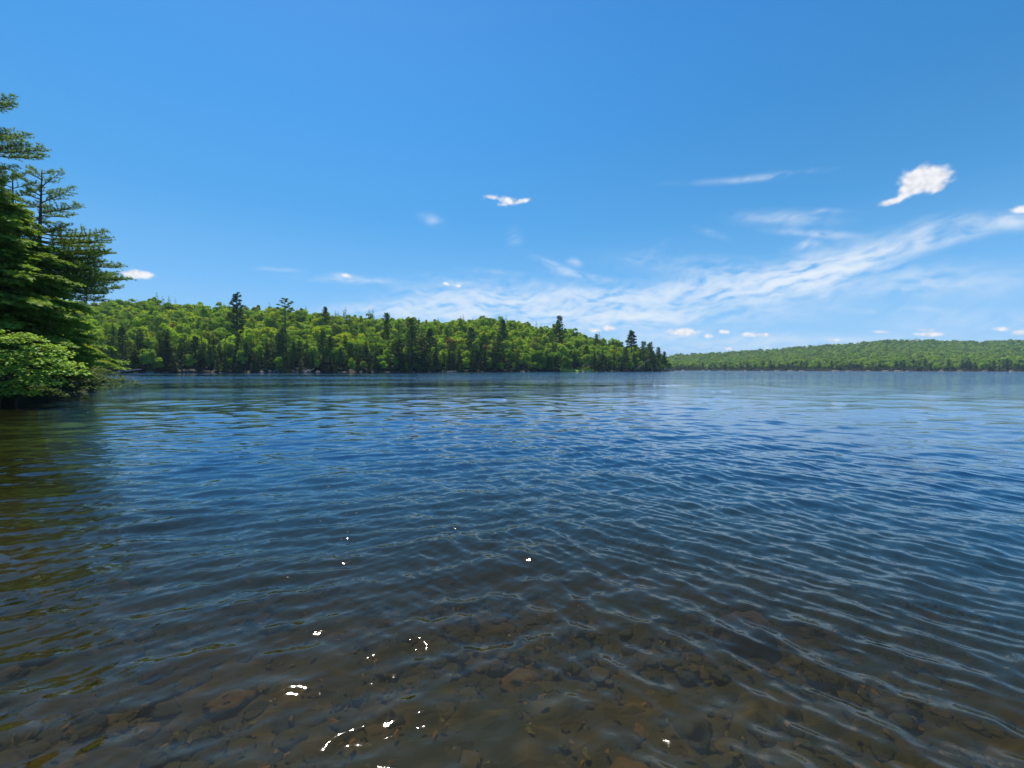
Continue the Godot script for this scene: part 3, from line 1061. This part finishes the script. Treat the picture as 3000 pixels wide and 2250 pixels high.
func build_near_left() -> void:
	# bearings as picture columns, distances ahead
	var b1 := spot(-10, 24); b1.y = 1.4
	near_pine("tallest white pine, at the very left edge of the picture", 11, b1, Vector3(b1.x - 0.1, 16.9, b1.z),
		[[0.985, 10, 0.7, 0.5], [0.965, -15, 1.0, 0.4], [0.95, 5, 1.7, 0.25], [0.945, 25, 1.4, 0.3], [0.92, -5, 1.85, 0.12], [0.83, 0, 2.5, 0.02], [0.825, -16, 2.1, 0.03], [0.79, 3, 3.15, -0.01], [0.785, -12, 2.9, 0.0], [0.782, 16, 2.7, -0.02], [0.73, 5, 1.7, 0.0], [0.71, -10, 1.5, 0.04], [0.69, 0, 1.9, 0.0]], 26, [0.125, 0.175, 0.034])
	var b2 := spot(30, 27); b2.y = 1.4
	var t2 := spot(49, 27); t2.y = 13.9
	near_pine("white pine leaning right with long level branches over the lake", 12, b2, t2,
		[[0.985, 30, 0.5, 0.5], [0.97, 170, 0.9, 0.75], [0.92, 0, 1.25, 0.75], [0.915, 190, 1.3, 0.6], [0.885, 15, 1.1, 0.3], [0.84, 0, 1.95, 0.42], [0.825, 195, 1.6, 0.4], [0.795, -4, 2.45, 0.1], [0.785, 20, 1.6, 0.05], [0.77, 175, 2.2, 0.1], [0.70, 0, 3.8, -0.07], [0.695, -24, 2.9, -0.03], [0.66, 4, 3.95, -0.02], [0.655, 26, 3.0, -0.05], [0.64, -4, 4.3, -0.2], [0.575, 0, 3.75, -0.15], [0.57, -28, 3.3, -0.12], [0.56, 3, 5.1, -0.3], [0.555, -14, 4.3, -0.26], [0.55, 22, 3.6, -0.22], [0.455, 0, 4.2, -0.27], [0.45, -26, 3.6, -0.24], [0.44, 24, 3.2, -0.2], [0.625, 8, 3.9, -0.14], [0.60, -8, 4.1, -0.18], [0.585, 12, 4.3, -0.2], [0.53, 6, 4.4, -0.27], [0.52, -6, 4.6, -0.3], [0.50, 12, 4.3, -0.28], [0.48, -10, 4.2, -0.27], [0.42, 5, 3.8, -0.28], [0.68, 60, 2.4, 0.0], [0.68, -60, 2.2, 0.0], [0.6, 60, 2.6, -0.05], [0.6, -60, 2.4, -0.05], [0.5, 60, 2.8, -0.1], [0.5, -55, 2.8, -0.1]], 26, [0.13, 0.18, 0.034])
	var b3 := spot(20, 31); b3.y = 1.8
	var t3 := spot(20, 31); t3.y = 15.6
	near_pine("slim open-topped pine just left of the leaning pine", 13, b3, t3,
		[[0.97, 10, 0.9, 0.5], [0.95, 180, 1.0, 0.5], [0.92, 20, 1.2, 0.4], [0.90, 170, 1.3, 0.35], [0.87, -10, 1.5, 0.25], [0.85, 190, 1.4, 0.25], [0.82, 0, 1.7, 0.15], [0.79, 180, 1.7, 0.15], [0.76, 15, 1.8, 0.1], [0.72, 185, 2.0, 0.1], [0.69, 0, 2.2, 0.05]], 20, [0.066, 0.102, 0.03])
	var b := spot(-6, 22.5); b.y = 1.0
	near_hemlock("dark dense hemlock at left edge, below the tallest pine", 21, b, 11.4, 4.0, 46, 9, [0.115, 0.18, 0.034])
	b = spot(22, 24.5); b.y = 1.2
	near_hemlock("dark hemlock in front of the leaning pine's trunk", 22, b, 9.9, 3.5, 42, 9, [0.125, 0.19, 0.034])
	b = spot(32, 33.0); b.y = 1.6
	near_hemlock("olive hemlock with drooping sprays under the leaning pine's branches", 23, b, 8.2, 3.6, 34, 9, [0.17, 0.21, 0.024])
	b = spot(50, 42.0); b.y = 1.4
	near_hemlock("yellowish hemlock at the corner of the left bank", 24, b, 8.6, 3.8, 34, 9, [0.185, 0.215, 0.024])
	b = spot(72, 52.0); b.y = 1.0
	near_hemlock("small olive hemlock nearest the open water of left bank", 25, b, 6.0, 3.4, 26, 9, [0.11, 0.145, 0.024], 0.02)
	b = spot(44, 37.0); b.y = 1.2
	near_hemlock("dark low hemlock behind the bright maple", 26, b, 5.6, 3.6, 26, 9, [0.075, 0.115, 0.024], 0.02)
	# the bright maple that leans over the water
	b = Vector3(-23.6, 0.25, -19.6)
	near_maple("maple_tree", "bright pale-leaved maple leaning over the water at the left", 31, b, [
		[Vector3(-1.6, 3.3, 0.2), Vector3(1.5, 0.5, 1.4)], [Vector3(0.0, 3.0, 0.3), Vector3(1.3, 0.5, 1.2)], [Vector3(1.2, 2.85, -0.1), Vector3(1.1, 0.4, 1.0)], [Vector3(2.1, 2.35, -0.3), Vector3(1.1, 0.38, 1.0)], [Vector3(-0.6, 2.4, 1.0), Vector3(1.5, 0.45, 1.2)],
		[Vector3(0.9, 2.0, 0.6), Vector3(1.4, 0.4, 1.1)], [Vector3(2.7, 1.75, 0.0), Vector3(1.2, 0.35, 1.0)], [Vector3(-0.4, 1.5, 1.2), Vector3(1.4, 0.4, 1.1)], [Vector3(3.3, 1.35, 0.1), Vector3(1.1, 0.3, 0.9)],
		[Vector3(1.6, 1.35, 0.6), Vector3(1.4, 0.35, 1.0)], [Vector3(2.5, 0.95, 0.5), Vector3(1.3, 0.3, 0.9)], [Vector3(0.6, 0.85, 1.0), Vector3(1.4, 0.35, 1.0)], [Vector3(-0.9, 0.7, 1.3), Vector3(1.4, 0.35, 1.0)], [Vector3(1.6, 0.5, 0.8), Vector3(1.3, 0.25, 0.8)], [Vector3(-2.4, 2.3, 0.9), Vector3(1.4, 0.5, 1.3)], [Vector3(-2.2, 1.2, 1.4), Vector3(1.5, 0.5, 1.3)]], 92, 0.13, [0.195, 0.295, 0.062])
	var dark := [[0.2, 0.6, 0.4, 1.3, 0.5, 1.0], [1.4, 0.35, 0.4, 1.1, 0.35, 0.8], [-1.2, 0.7, 0.6, 1.2, 0.5, 1.0]]
	var rows_ := [[-26.6, -15.2, 1.0, [0.03, 0.055, 0.018], "dark leafy shrub low at the water's edge, far left"], [-24.6, -17.8, 1.0, [0.035, 0.06, 0.02], "dark shrub overhanging the water beneath the maple"], [-23.9, -20.6, 1.15, [0.04, 0.07, 0.02], "low dark shrub at the waterline behind the maple"],
		[-25.6, -23.6, 1.3, [0.045, 0.075, 0.02], "mid-green shrub at the waterline, second behind the maple"], [-28.3, -27.6, 1.5, [0.06, 0.095, 0.022], "low green shrub at the waterline, third behind the maple"], [-31.8, -32.6, 1.7, [0.06, 0.09, 0.022], "olive shrub at the waterline, fourth behind the maple"],
		[-38.0, -37.6, 1.6, [0.07, 0.10, 0.022], "olive shrub near the far corner of the left bank"], [-45.5, -43.2, 1.7, [0.075, 0.105, 0.024], "yellowish shrub at the far corner of the left bank"]]
	for r in rows_:
		var cl := []
		for q in dark:
			cl.append([Vector3(q[0], q[1], q[2]) * r[2], Vector3(q[3], q[4], q[5]) * r[2]])
		cl.append([Vector3(-2.2, 1.1, -0.4) * r[2], Vector3(1.4, 0.7, 1.2) * r[2]])
		near_maple("waterside_shrub", r[4], 40 + int(r[2] * 100.0) - int(r[0]), Vector3(r[0], 0.25, r[1]), cl, int(95.0 / r[2]), 0.085 + 0.025 * r[2], r[3])


# ------------------------------------------------------------------ stones, wood, small things
func stone_mesh(seed_: int, squash: float) -> ArrayMesh:
	var no := FastNoiseLite.new()
	no.seed = seed_
	no.frequency = 0.9
	no.fractal_octaves = 3
	var mb := MB.new()
	var U := 14
	var V := 9
	var at := func(a: float, e: float) -> Vector3:
		var d := Vector3(sin(e) * cos(a), cos(e), sin(e) * sin(a))
		return d * Vector3(1, squash, 0.8) * (1.0 + 0.34 * no.get_noise_3dv(d * 1.1)) * 0.5
	for j in V:
		for i in U:
			for c in [[0, 0], [1, 1], [1, 0], [0, 0], [0, 1], [1, 1]]:
				var a: float = TAU * ((i + c[0]) % U) / U
				var e: float = clampf(PI * (j + c[1]) / V, 0.02, PI - 0.02)
				var p: Vector3 = at.call(a, e)
				var n: Vector3 = (at.call(a + 0.05, e) - p).cross(at.call(a, e + 0.05) - p).normalized()
				if n.dot(p) < 0.0: n = -n
				var g := 1.0 + 0.5 * no.get_noise_3dv(p * 6.0)
				mb.v.append(p)
				mb.n.append(n)
				mb.c.append(Color(g, g, g))
	return mb.mesh()


func build_stones() -> void:
	rng.seed = 900
	var stock := []
	for i in 6: stock.append(stone_mesh(40 + i, [0.5, 0.65, 0.42, 0.55, 0.7, 0.48][i]))
	var tones := [[0.056, 0.047, 0.010, "olive-brown"], [0.086, 0.061, 0.014, "tan"], [0.036, 0.036, 0.014, "dark"], [0.09, 0.064, 0.034, "pinkish-grey"], [0.13, 0.076, 0.010, "ochre"]]
	var o := obj("lakebed_boulder", stock[1], matte(0.13, 0.088, 0.066))
	o.position = Vector3(1.83, -0.40, -3.30)
	o.scale = Vector3(0.5, 0.62, 0.42)
	tag(o, "large pinkish boulder under the water, standing alone right of centre", "boulder")
	var list := []
	var tries := 0
	while list.size() < 74 and tries < 900:
		tries += 1
		var z := -rnd(1.45, 5.2)
		var x := rnd(-1.25, 1.15) * -z
		if x > 0.75 * -z and rng.randf() < 0.6: continue
		var s := rnd(0.10, 0.30) * (1.0 if -z > 2 else 0.75)
		var ok := true
		for q in list:
			if Vector2(q[0] - x, q[1] - z).length() < (q[2] + s) * 0.42: ok = false
		if ok: list.append([x, z, s])
	list.sort_custom(func(a, b): return 512.0 + F * a[0] / -a[1] < 512.0 + F * b[0] / -b[1])
	var count := {}
	for q in list:
		var k := rng.randi() % 5
		if k == 3 and rng.randf() < 0.5: k = 0
		o = obj("lakebed_stone", stock[rng.randi() % 6], matte(tones[k][0], tones[k][1], tones[k][2]))
		o.position = Vector3(q[0], bed_y(q[0], q[1]) - q[2] * 0.02, q[1])
		o.rotation = Vector3(rnd(-0.2, 0.2), rnd(0, TAU), rnd(-0.2, 0.2))
		o.scale = Vector3.ONE * q[2] * rnd(0.85, 1.2)
		var zone := "nearest the viewer" if q[1] > -2.2 else "in mid shallows" if q[1] > -3.4 else "in the deeper shallows"
		var key: String = tones[k][3] + zone
		count[key] = count.get(key, 0) + 1
		tag(o, "%s sunken %s stone from left, %s" % [ORD[count[key] - 1], tones[k][3], zone], "stone", "stones on the lake bed")
	# small cobbles carpet the bed between them
	for v in 3:
		var cob := []
		for i in 900:
			var z := -rnd(1.1, 4.4)
			var x := rnd(-1.35, 1.3) * -z
			var c: Array = tones[[0, 0, 2, 0, 1, 0, 1, 0][rng.randi() % 8]]
			var g := rnd(0.7, 1.25)
			var z2 := rnd(0.04, 0.15)
			cob.append([Transform3D(Basis.from_euler(Vector3(rnd(-0.3, 0.3), rnd(0, TAU), rnd(-0.3, 0.3))).scaled(Vector3(z2 * 1.2, z2 * 0.62, z2 * 1.1)), Vector3(x, bed_y(x, z) + rnd(-0.02, 0.02), z)), Color(c[0] * g, c[1] * g, c[2] * g)])
		var cm := MultiMeshInstance3D.new()
		cm.multimesh = copies_of(stock[v], cob)
		cm.material_override = matte(1, 1, 1)
		cm.name = numbered("cobbles")
		add_child(cm)
		tag(cm, "small dark brown cobbles carpeting the lake bed", "", "", "stuff")
	# leaf litter on the bed
	var lf := MB.new()
	for k in 6:
		var a0 := TAU * k / 6.0
		var a1 := TAU * (k + 1) / 6.0
		lf.tri(Vector3(0, 0.1, 0), Vector3(cos(a0) * 0.5, 0.12 * sin(a0 * 2.0), sin(a0) * 0.24), Vector3(cos(a1) * 0.5, 0.12 * sin(a1 * 2.0), sin(a1) * 0.24), Color(1, 1, 1))
	var items := []
	for i in 900:
		var z := -rnd(1.2, 4.6)
		var x := rnd(-1.2, 1.0) * -z
		if gust.get_noise_2d(x * 0.6 + 7.0, z * 0.9) < -0.02: continue
		var c: Color = [Color(0.20, 0.10, 0.014), Color(0.13, 0.07, 0.014), Color(0.14, 0.11, 0.02), Color(0.08, 0.045, 0.012)][rng.randi() % 4]
		items.append([Transform3D(Basis.from_euler(Vector3(rnd(-0.5, 0.5), rnd(0, TAU), rnd(-0.5, 0.5))).scaled(Vector3.ONE * rnd(0.025, 0.075)), Vector3(x, bed_y(x, z) + 0.03 + rnd(0, 0.05), z)), c])
	var mi := MultiMeshInstance3D.new()
	mi.multimesh = copies_of(lf.mesh(), items)
	mi.material_override = leafy(1, 1, 1, 0.3)
	mi.name = "leaf_litter"
	add_child(mi)
	tag(mi, "orange and brown sunken leaves scattered over the lake bed", "", "", "stuff")
	# a yellow leaf just under the surface
	var yl := MB.new()
	for k in 5:
		var a := -1.2 + k * 0.6
		mb_leaf(yl, Vector3.ZERO, Vector3(sin(a), 0.02, cos(a)), Vector3(cos(a), 0, -sin(a)), 0.028, 0.075 - absf(k - 2) * 0.01, Color(1, 1, 1))
	o = obj("fallen_leaf", yl.mesh(), leafy(0.16, 0.11, 0.012, 0.2))
	var at := Vector3((32.0 - 512.0) / F * 3.55, -0.03, -3.55)
	o.position = at
	o.scale = Vector3.ONE * 0.75
	o.rotation.y = 1.1
	tag(o, "single yellowish leaf in the dark water at left, below the bank trees", "leaf")


func limb_pile(label: String, called: String, px: float, behind: float, wide: float, high: float, n: int, seed_: int) -> void:
	rng.seed = seed_
	var d := table(SHORE, px) + behind
	var at := spot(px, d)
	at.y = 0.25
	var o := thing(called, at)
	for k in n:
		var mb := MB.new()
		var a := rnd(-0.5, 0.5)
		var sg := -1.0 if rng.randf() < 0.5 else 1.0
		var p := Vector3(rnd(-0.5, 0.5) * wide, rnd(0, 0.2), rnd(-0.8, 0.8))
		var L := wide * rnd(0.25, 0.5)
		var q := p + Vector3(sg * L * 0.6, high * rnd(0.1, 0.6), a)
		var r := q + Vector3(sg * L * 0.4, high * rnd(-0.1, 0.5), a)
		mb.tube([p, q, r], [0.16, 0.11, 0.04], 6, Color(1, 1, 1))
		for t in 3:
			var f := p.lerp(r, rnd(0.3, 0.9))
			mb.tube([f, f + Vector3(sg * rnd(0.2, 1.2), rnd(0.2, 1.0), rnd(-0.5, 0.5))], [0.05, 0.015], 4, Color(1, 1, 1))
		obj("branch", mb.mesh(), matte(0.30, 0.27, 0.245), o)
	tag(o, label, "driftwood")


func log_at(label: String, p0: Vector3, p1: Vector3, r: float, tone := 0.2) -> void:
	var mb := MB.new()
	var v := p1 - p0
	mb.tube([Vector3.ZERO, v * 0.5 + Vector3.UP * 0.05, v], [r, r * 0.85, r * 0.5], 8, Color(1, 1, 1))
	mb.tube([v * 0.6, v * 0.66 + Vector3(0.2, 0.7, 0.1)], [r * 0.35, r * 0.12], 5, Color(1, 1, 1))
	mb.tube([v * 0.8, v * 0.85 + Vector3(-0.1, 0.5, -0.3)], [r * 0.3, r * 0.1], 5, Color(1, 1, 1))
	var o := obj("fallen_log", mb.mesh(), matte(tone, tone * 0.9, tone * 0.8))
	o.position = p0
	tag(o, label, "log")


func build_small() -> void:
	limb_pile("left tangle of pale bare driftwood branches on the dark shore", "driftwood", 276, -1.0, 8.0, 1.3, 7, 51)
	limb_pile("right tangle of pale bare driftwood, with branches reaching up", "driftwood", 301, -1.0, 9.0, 2.4, 8, 52)
	var p := spot(115, 172); p.y = 0.3
	var q := spot(142, 178); q.y = 1.4
	log_at("long grey fallen trunk slanting along the shore at left", p, q, 0.3)
	p = spot(352, 238); p.y = 0.5
	q = spot(366, 244); q.y = 4.6
	log_at("pale dead trunk leaning up among dark conifers", spot(447, 262) + Vector3.UP * 0.3, spot(457, 262) + Vector3.UP * 0.5, 0.3, 0.3)
	p = spot(622, 372); p.y = 0.3
	log_at("thin dead trunk leaning out at the tip of the point", spot(634, 388) + Vector3.UP * 0.4, spot(649, 396) + Vector3.UP * 11.5, 0.28, 0.2)
	# rocks along the point's shore
	rng.seed = 61
	var stock := []
	for i in 4: stock.append(stone_mesh(70 + i, 0.6))
	var spots := [[150, 0], [186, 1], [262, 0], [270, 2], [318, 0], [412, 1], [430, 0], [443, 2], [455, 0], [523, 3], [528, 1], [583, 3], [590, 3], [597, 1], [606, 0], [652, 3], [657, 1], [662, 3], [667, 2]]
	var names := ["grey", "brown-grey", "dark", "pale"]
	var cols := [[0.15, 0.14, 0.13], [0.11, 0.09, 0.07], [0.06, 0.055, 0.05], [0.34, 0.31, 0.27]]
	var k := 0
	for s in spots:
		var d: float = table(SHORE, s[0]) - 0.6
		var at := spot(s[0], d)
		var o := obj("shore_rock", stock[k % 4], matte(cols[s[1]][0], cols[s[1]][1], cols[s[1]][2]))
		at.y = 0.15
		o.position = at
		var z := rnd(1.2, 2.6)
		o.scale = Vector3(z * 1.5, z * 0.8, z)
		o.rotation.y = rnd(0, TAU)
		tag(o, "%s %s rock from left along the waterline of the wooded point" % [ORD[k], names[s[1]]], "rock", "rocks along the wooded point")
		k += 1
	# pale ledges under the far right trees
	rng.seed = 62
	k = 0
	for s in [[683, 8, 0], [703, 5, 0], [722, 7, 1], [745, 6, 0], [762, 5, 1], [777, 12, 0], [790, 14, 0], [801, 10, 0], [835, 14, 0], [849, 12, 1], [868, 8, 0], [885, 12, 0], [898, 14, 0], [908, 7, 1], [941, 7, 0], [960, 9, 0], [985, 10, 1], [1012, 10, 0]]:
		var d: float = table(SHORE_R, s[0]) - 1.0
		var o := obj("shore_ledge", stock[k % 4], matte(0.40, 0.33, 0.22) if s[2] == 0 else matte(0.26, 0.23, 0.19))
		o.position = spot(s[0], d) + Vector3.UP * 0.5
		o.scale = Vector3(s[1], 3.0, 4.0)
		tag(o, "%s %s ledge from left along the far right shore" % [ORD[k], "tan" if s[2] == 0 else "grey"], "rock", "ledges along the far shore")
		k += 1
	# boat at the far shore
	var bp := spot(709.5, 880)
	var boat := thing("boat", bp + Vector3.UP * 0.0, 0.2)
	var hull := MB.new()
	var sec := [[-3.2, 0.9, 0.75], [-1.5, 1.15, 0.75], [1.0, 1.1, 0.8], [2.6, 0.6, 0.95], [3.6, 0.03, 1.1]]
	for i in sec.size() - 1:
		var a: Array = sec[i]
		var b: Array = sec[i + 1]
		for s in [-1.0, 1.0]:
			hull.quad(Vector3(a[0], -0.2, s * a[1] * 0.6), Vector3(b[0], -0.2, s * b[1] * 0.6), Vector3(b[0], b[2], s * b[1]), Vector3(a[0], a[2], s * a[1]), Color(1, 1, 1))
		hull.quad(Vector3(a[0], a[2] - 0.12, -a[1]), Vector3(b[0], b[2] - 0.12, -b[1]), Vector3(b[0], b[2] - 0.12, b[1]), Vector3(a[0], a[2] - 0.12, a[1]), Color(0.8, 0.8, 0.8))
	hull.quad(Vector3(-3.2, -0.2, -0.54), Vector3(-3.2, -0.2, 0.54), Vector3(-3.2, 0.75, 0.9), Vector3(-3.2, 0.75, -0.9), Color(1, 1, 1))
	obj("hull", hull.mesh(), matte(0.75, 0.76, 0.78, 0.4), boat)
	var cab := MB.new()
	cab.quad(Vector3(0.5, 0.7, -0.8), Vector3(0.5, 0.7, 0.8), Vector3(0.0, 1.5, 0.7), Vector3(0.0, 1.5, -0.7), Color(1, 1, 1))
	cab.quad(Vector3(0.5, 0.7, -0.8), Vector3(0.0, 1.5, -0.7), Vector3(-1.0, 1.4, -0.7), Vector3(-1.0, 0.7, -0.8), Color(1, 1, 1))
	cab.quad(Vector3(0.5, 0.7, 0.8), Vector3(0.0, 1.5, 0.7), Vector3(-1.0, 1.4, 0.7), Vector3(-1.0, 0.7, 0.8), Color(1, 1, 1))
	obj("windscreen", cab.mesh(), matte(0.2, 0.24, 0.28, 0.2), boat)
	tag(boat, "tiny white boat moored below the far right shore", "boat")
	# white house near the top of the far hill
	var hd := table(SHORE_R, 914.0) + 610.0
	var hp := spot(914.5, hd)
	hp.y = right_ground(914.5, hd) + 9.0
	var house := thing("house", hp, 0.35)
	var wl := BoxMesh.new(); wl.size = Vector3(15, 5, 9)
	obj("wall", wl, matte(0.7, 0.69, 0.66), house).position.y = 2.5
	var rf := PrismMesh.new(); rf.size = Vector3(9.8, 3.2, 16)
	var ro := obj("roof", rf, matte(0.5, 0.48, 0.45), house)
	ro.position.y = 6.6
	ro.rotation.y = PI / 2
	var base := BoxMesh.new(); base.size = Vector3(15.4, 11, 9.4)
	obj("foundation", base, matte(0.25, 0.24, 0.22), house).position.y = -5.5
	tag(house, "small white house among trees near top of the far hill", "house")
	# the grassy clearing on the point
	var gm := MB.new()
	var n := 22
	for i in n:
		for j in 6:
			var f := func(a: int, b: int) -> Vector3:
				var px := 560.0 + 34.0 * a / n
				var dd := table(SHORE, px) + 0.5 + b * 3.6
				var w := spot(px, dd)
				w.y = left_ground(px, dd) + 0.12
				return w
			var g := rnd(0.8, 1.2)
			gm.quad(f.call(i, j), f.call(i + 1, j), f.call(i + 1, j + 1), f.call(i, j + 1), Color(g, g, g))
	for k2 in 2600:
		var px := rnd(560, 594)
		var dd := table(SHORE, px) + rnd(0.6, 21.0)
		var w := spot(px, dd)
		w.y = left_ground(px, dd) + 0.1
		var hgt := rnd(0.3, 0.9)
		var g := rnd(0.75, 1.25)
		gm.tri(w + Vector3(-0.12, 0, 0), w + Vector3(0.12, 0, 0), w + Vector3(rnd(-0.2, 0.2), hgt, rnd(-0.2, 0.2)), Color(g, g, g))
	var grass := obj("grass", gm.mesh(), leafy(0.20, 0.27, 0.04, 0.7))
	tag(grass, "bright sunlit grass in the clearing near the point's tip", "", "", "stuff")
	rng.seed = 63
	k = 0
	for s in [[562, 9, 0.24], [567, 13, 0.2], [571, 6, 0.26], [575, 15, 0.3], [579, 8, 0.18], [583, 14, 0.26], [588, 7, 0.17], [592, 12, 0.24]]:
		var d: float = table(SHORE, s[0]) + s[1]
		var at := spot(s[0], d)
		at.y = left_ground(s[0], d) - 0.5
		var o := thing("shrub", at, k * 1.1)
		o.scale = Vector3(s[2] * 1.4, s[2], s[2] * 1.4)
		obj("stem", trunk_b, bark, o)
		obj("crown", broad[k % 6], leafy(0.17, 0.27, 0.035), o)
		tag(o, "%s bright green bush from left in the grassy clearing" % ORD[k], "shrub", "bushes in the clearing")
		k += 1
	k = 0
	for s in [[536, 10], [541, 7], [546, 12], [551, 6], [556, 9]]:
		var d: float = table(SHORE, s[0]) + s[1]
		var at := spot(s[0], d)
		at.y = left_ground(s[0], d)
		var o := thing("broadleaf_tree", at, k * 1.7)
		var tr := trunk_mesh(11.0, 0.3, 80 + k)
		obj("trunk", tr, matte(0.05, 0.042, 0.034), o)
		var cr := obj("crown", broadleaf_mesh(90 + k, 15.0, 9.0, 16, 60, 0.95, 0.5), leafy(BT[2][0], BT[2][1], BT[2][2]), o)
		cr.position.y = 0.0
		tag(o, "%s dark bare-stemmed tree from left, just left of the grassy clearing" % ORD[k], "tree", "trees on the wooded point")
		k += 1


func build_specials() -> void:
	special("p", 0, 0, 238, 44, 294.5, "tall dark pine standing well above the wooded hill", 1.0)
	special("p", 4, 2, 286, 30, 298.5, "gaunt flat-topped pine with a long bare trunk", 1.0)
	special("c", 0, 0, 399, 4, 319, "left and tallest conifer of the dark shoreline trio", 0.9)
	special("p", 0, 1, 412, 4, 318.5, "middle conifer of the dark shoreline trio", 1.09)
	special("c", 4, 0, 422, 3, 324, "right conifer of the dark shoreline trio", 0.95)
	special("c", 3, 1, 436, 5, 332, "slender dark spruce just right of the conifer trio", 0.9)
	special("p", 2, 3, 471, 24, 328, "broad bluish pine rising mid-slope in the hill's centre", 1.09)
	special("c", 2, 1, 494, 8, 335, "wide olive conifer at the shore below the hilltop", 1.1)
	special("p", 1, 0, 503, 60, 320, "dark pine right of the rounded hilltop", 1.01)
	special("p", 2, 0, 559, 60, 316.5, "small dark pine alone on the skyline right of the hilltop", 0.95)
	special("p", 3, 0, 631, 40, 330.5, "lone open pine on the skyline near the point's tip", 1.2)
	special("p", 1, 0, 596, 95, 334, "small pine on the falling skyline before the lone pine", 1.01)
	special("p", 2, 2, 643, 12, 341.5, "left of the three spreading pines at the point's tip", 1.2)
	special("p", 0, 2, 650, 9, 342, "middle of the three spreading pines at the point's tip", 1.2)
	special("p", 1, 2, 658, 6, 347, "right of three spreading pines at the point's tip", 1.2)
	special("c", 1, 0, 344, 150, 310, "tiny dark spruce poking above the skyline", 0.7)
	special("p", 1, 0, 326, 110, 307.5, "pointed pine breaking the skyline right of the gaunt pine", 0.87)
	special("p", 1, 1, 387, 50, 313.5, "pine top breaking the skyline left of the conifer trio", 0.87)
	special("b", 1, 4, 322, 34, 324, "left of two bright yellow-green crowns on the slope", 0.95)
	special("b", 2, 4, 344, 30, 327, "right of two bright yellow-green crowns on the slope", 1.05)
	special("b", 3, 1, 247, 24, 326, "lime-green crown beside the foot of the tall dark pine", 0.9)
	special("b", 4, 3, 242, 1.0, 347, "small light-green tree at the waterline below tall dark pine", 0.9)
	special("b", 0, 3, 147, 1.5, 345, "grey-green tree on a thin pale stem at the waterline", 1.0)
	special("c", 1, 0, 150, 40, 322, "narrow dark spruce spire at left of the hill", 0.6)
	special("c", 5, 0, 178, 40, 322, "narrow dark spruce spire in mid-slope, left of centre", 0.55)
	special("c", 2, 0, 168, 6, 330, "dark pointed hemlock standing at the left shore", 1.0)


# ------------------------------------------------------------------ all of it
func _ready() -> void:
	var cam := Camera3D.new()
	cam.name = "camera"
	cam.fov = rad_to_deg(2.0 * atan(384.0 / F))
	cam.near = 0.05
	cam.far = 9000.0
	add_child(cam)
	cam.position = Vector3(0, EYE, 0)
	cam.rotation = Vector3(-atan((384.0 - HORIZON) / F), 0, deg_to_rad(0.12))
	cam.current = true

	var env := Environment.new()
	env.background_mode = Environment.BG_SKY
	var sky := Sky.new()
	var pano := PanoramaSkyMaterial.new()
	pano.panorama = build_sky()
	pano.energy_multiplier = 0.7
	sky.sky_material = pano
	env.sky = sky
	env.tonemap_mode = Environment.TONE_MAPPER_LINEAR
	env.tonemap_exposure = 1.43
	env.fog_enabled = true
	env.fog_density = 0.0001
	env.fog_light_color = Color(0.72, 0.84, 0.97)
	env.sdfgi_enabled = true
	env.ssao_enabled = true
	env.ssil_enabled = true
	var we := WorldEnvironment.new()
	we.name = "world_environment"
	we.environment = env
	add_child(we)

	var sun := DirectionalLight3D.new()
	sun.name = "sun"
	sun.light_energy = 1.6
	sun.light_color = Color(1.0, 0.965, 0.91)
	sun.light_angular_distance = 0.5
	sun.shadow_enabled = true
	sun.rotation = Vector3(-deg_to_rad(SUN_EL), PI - deg_to_rad(SUN_AZ), 0)
	add_child(sun)

	rng.seed = 1
	make_stock()
	build_water()
	build_bed()
	var floor_mat := matte(0.022, 0.022, 0.012)
	land("hillside", "dark wooded ground of the point beneath its trees", -130, 676, 6.0, SHORE, 420.0, left_ground, floor_mat)
	land("far_hill", "low wooded hill beyond the far right shore", 560, 1160, 8.0, SHORE_R, 1400.0, right_ground, floor_mat)
	bank_land(matte(0.022, 0.021, 0.012))
	forest_left()
	build_specials()
	forest_right()
	build_near_left()
	build_stones()
	build_small()
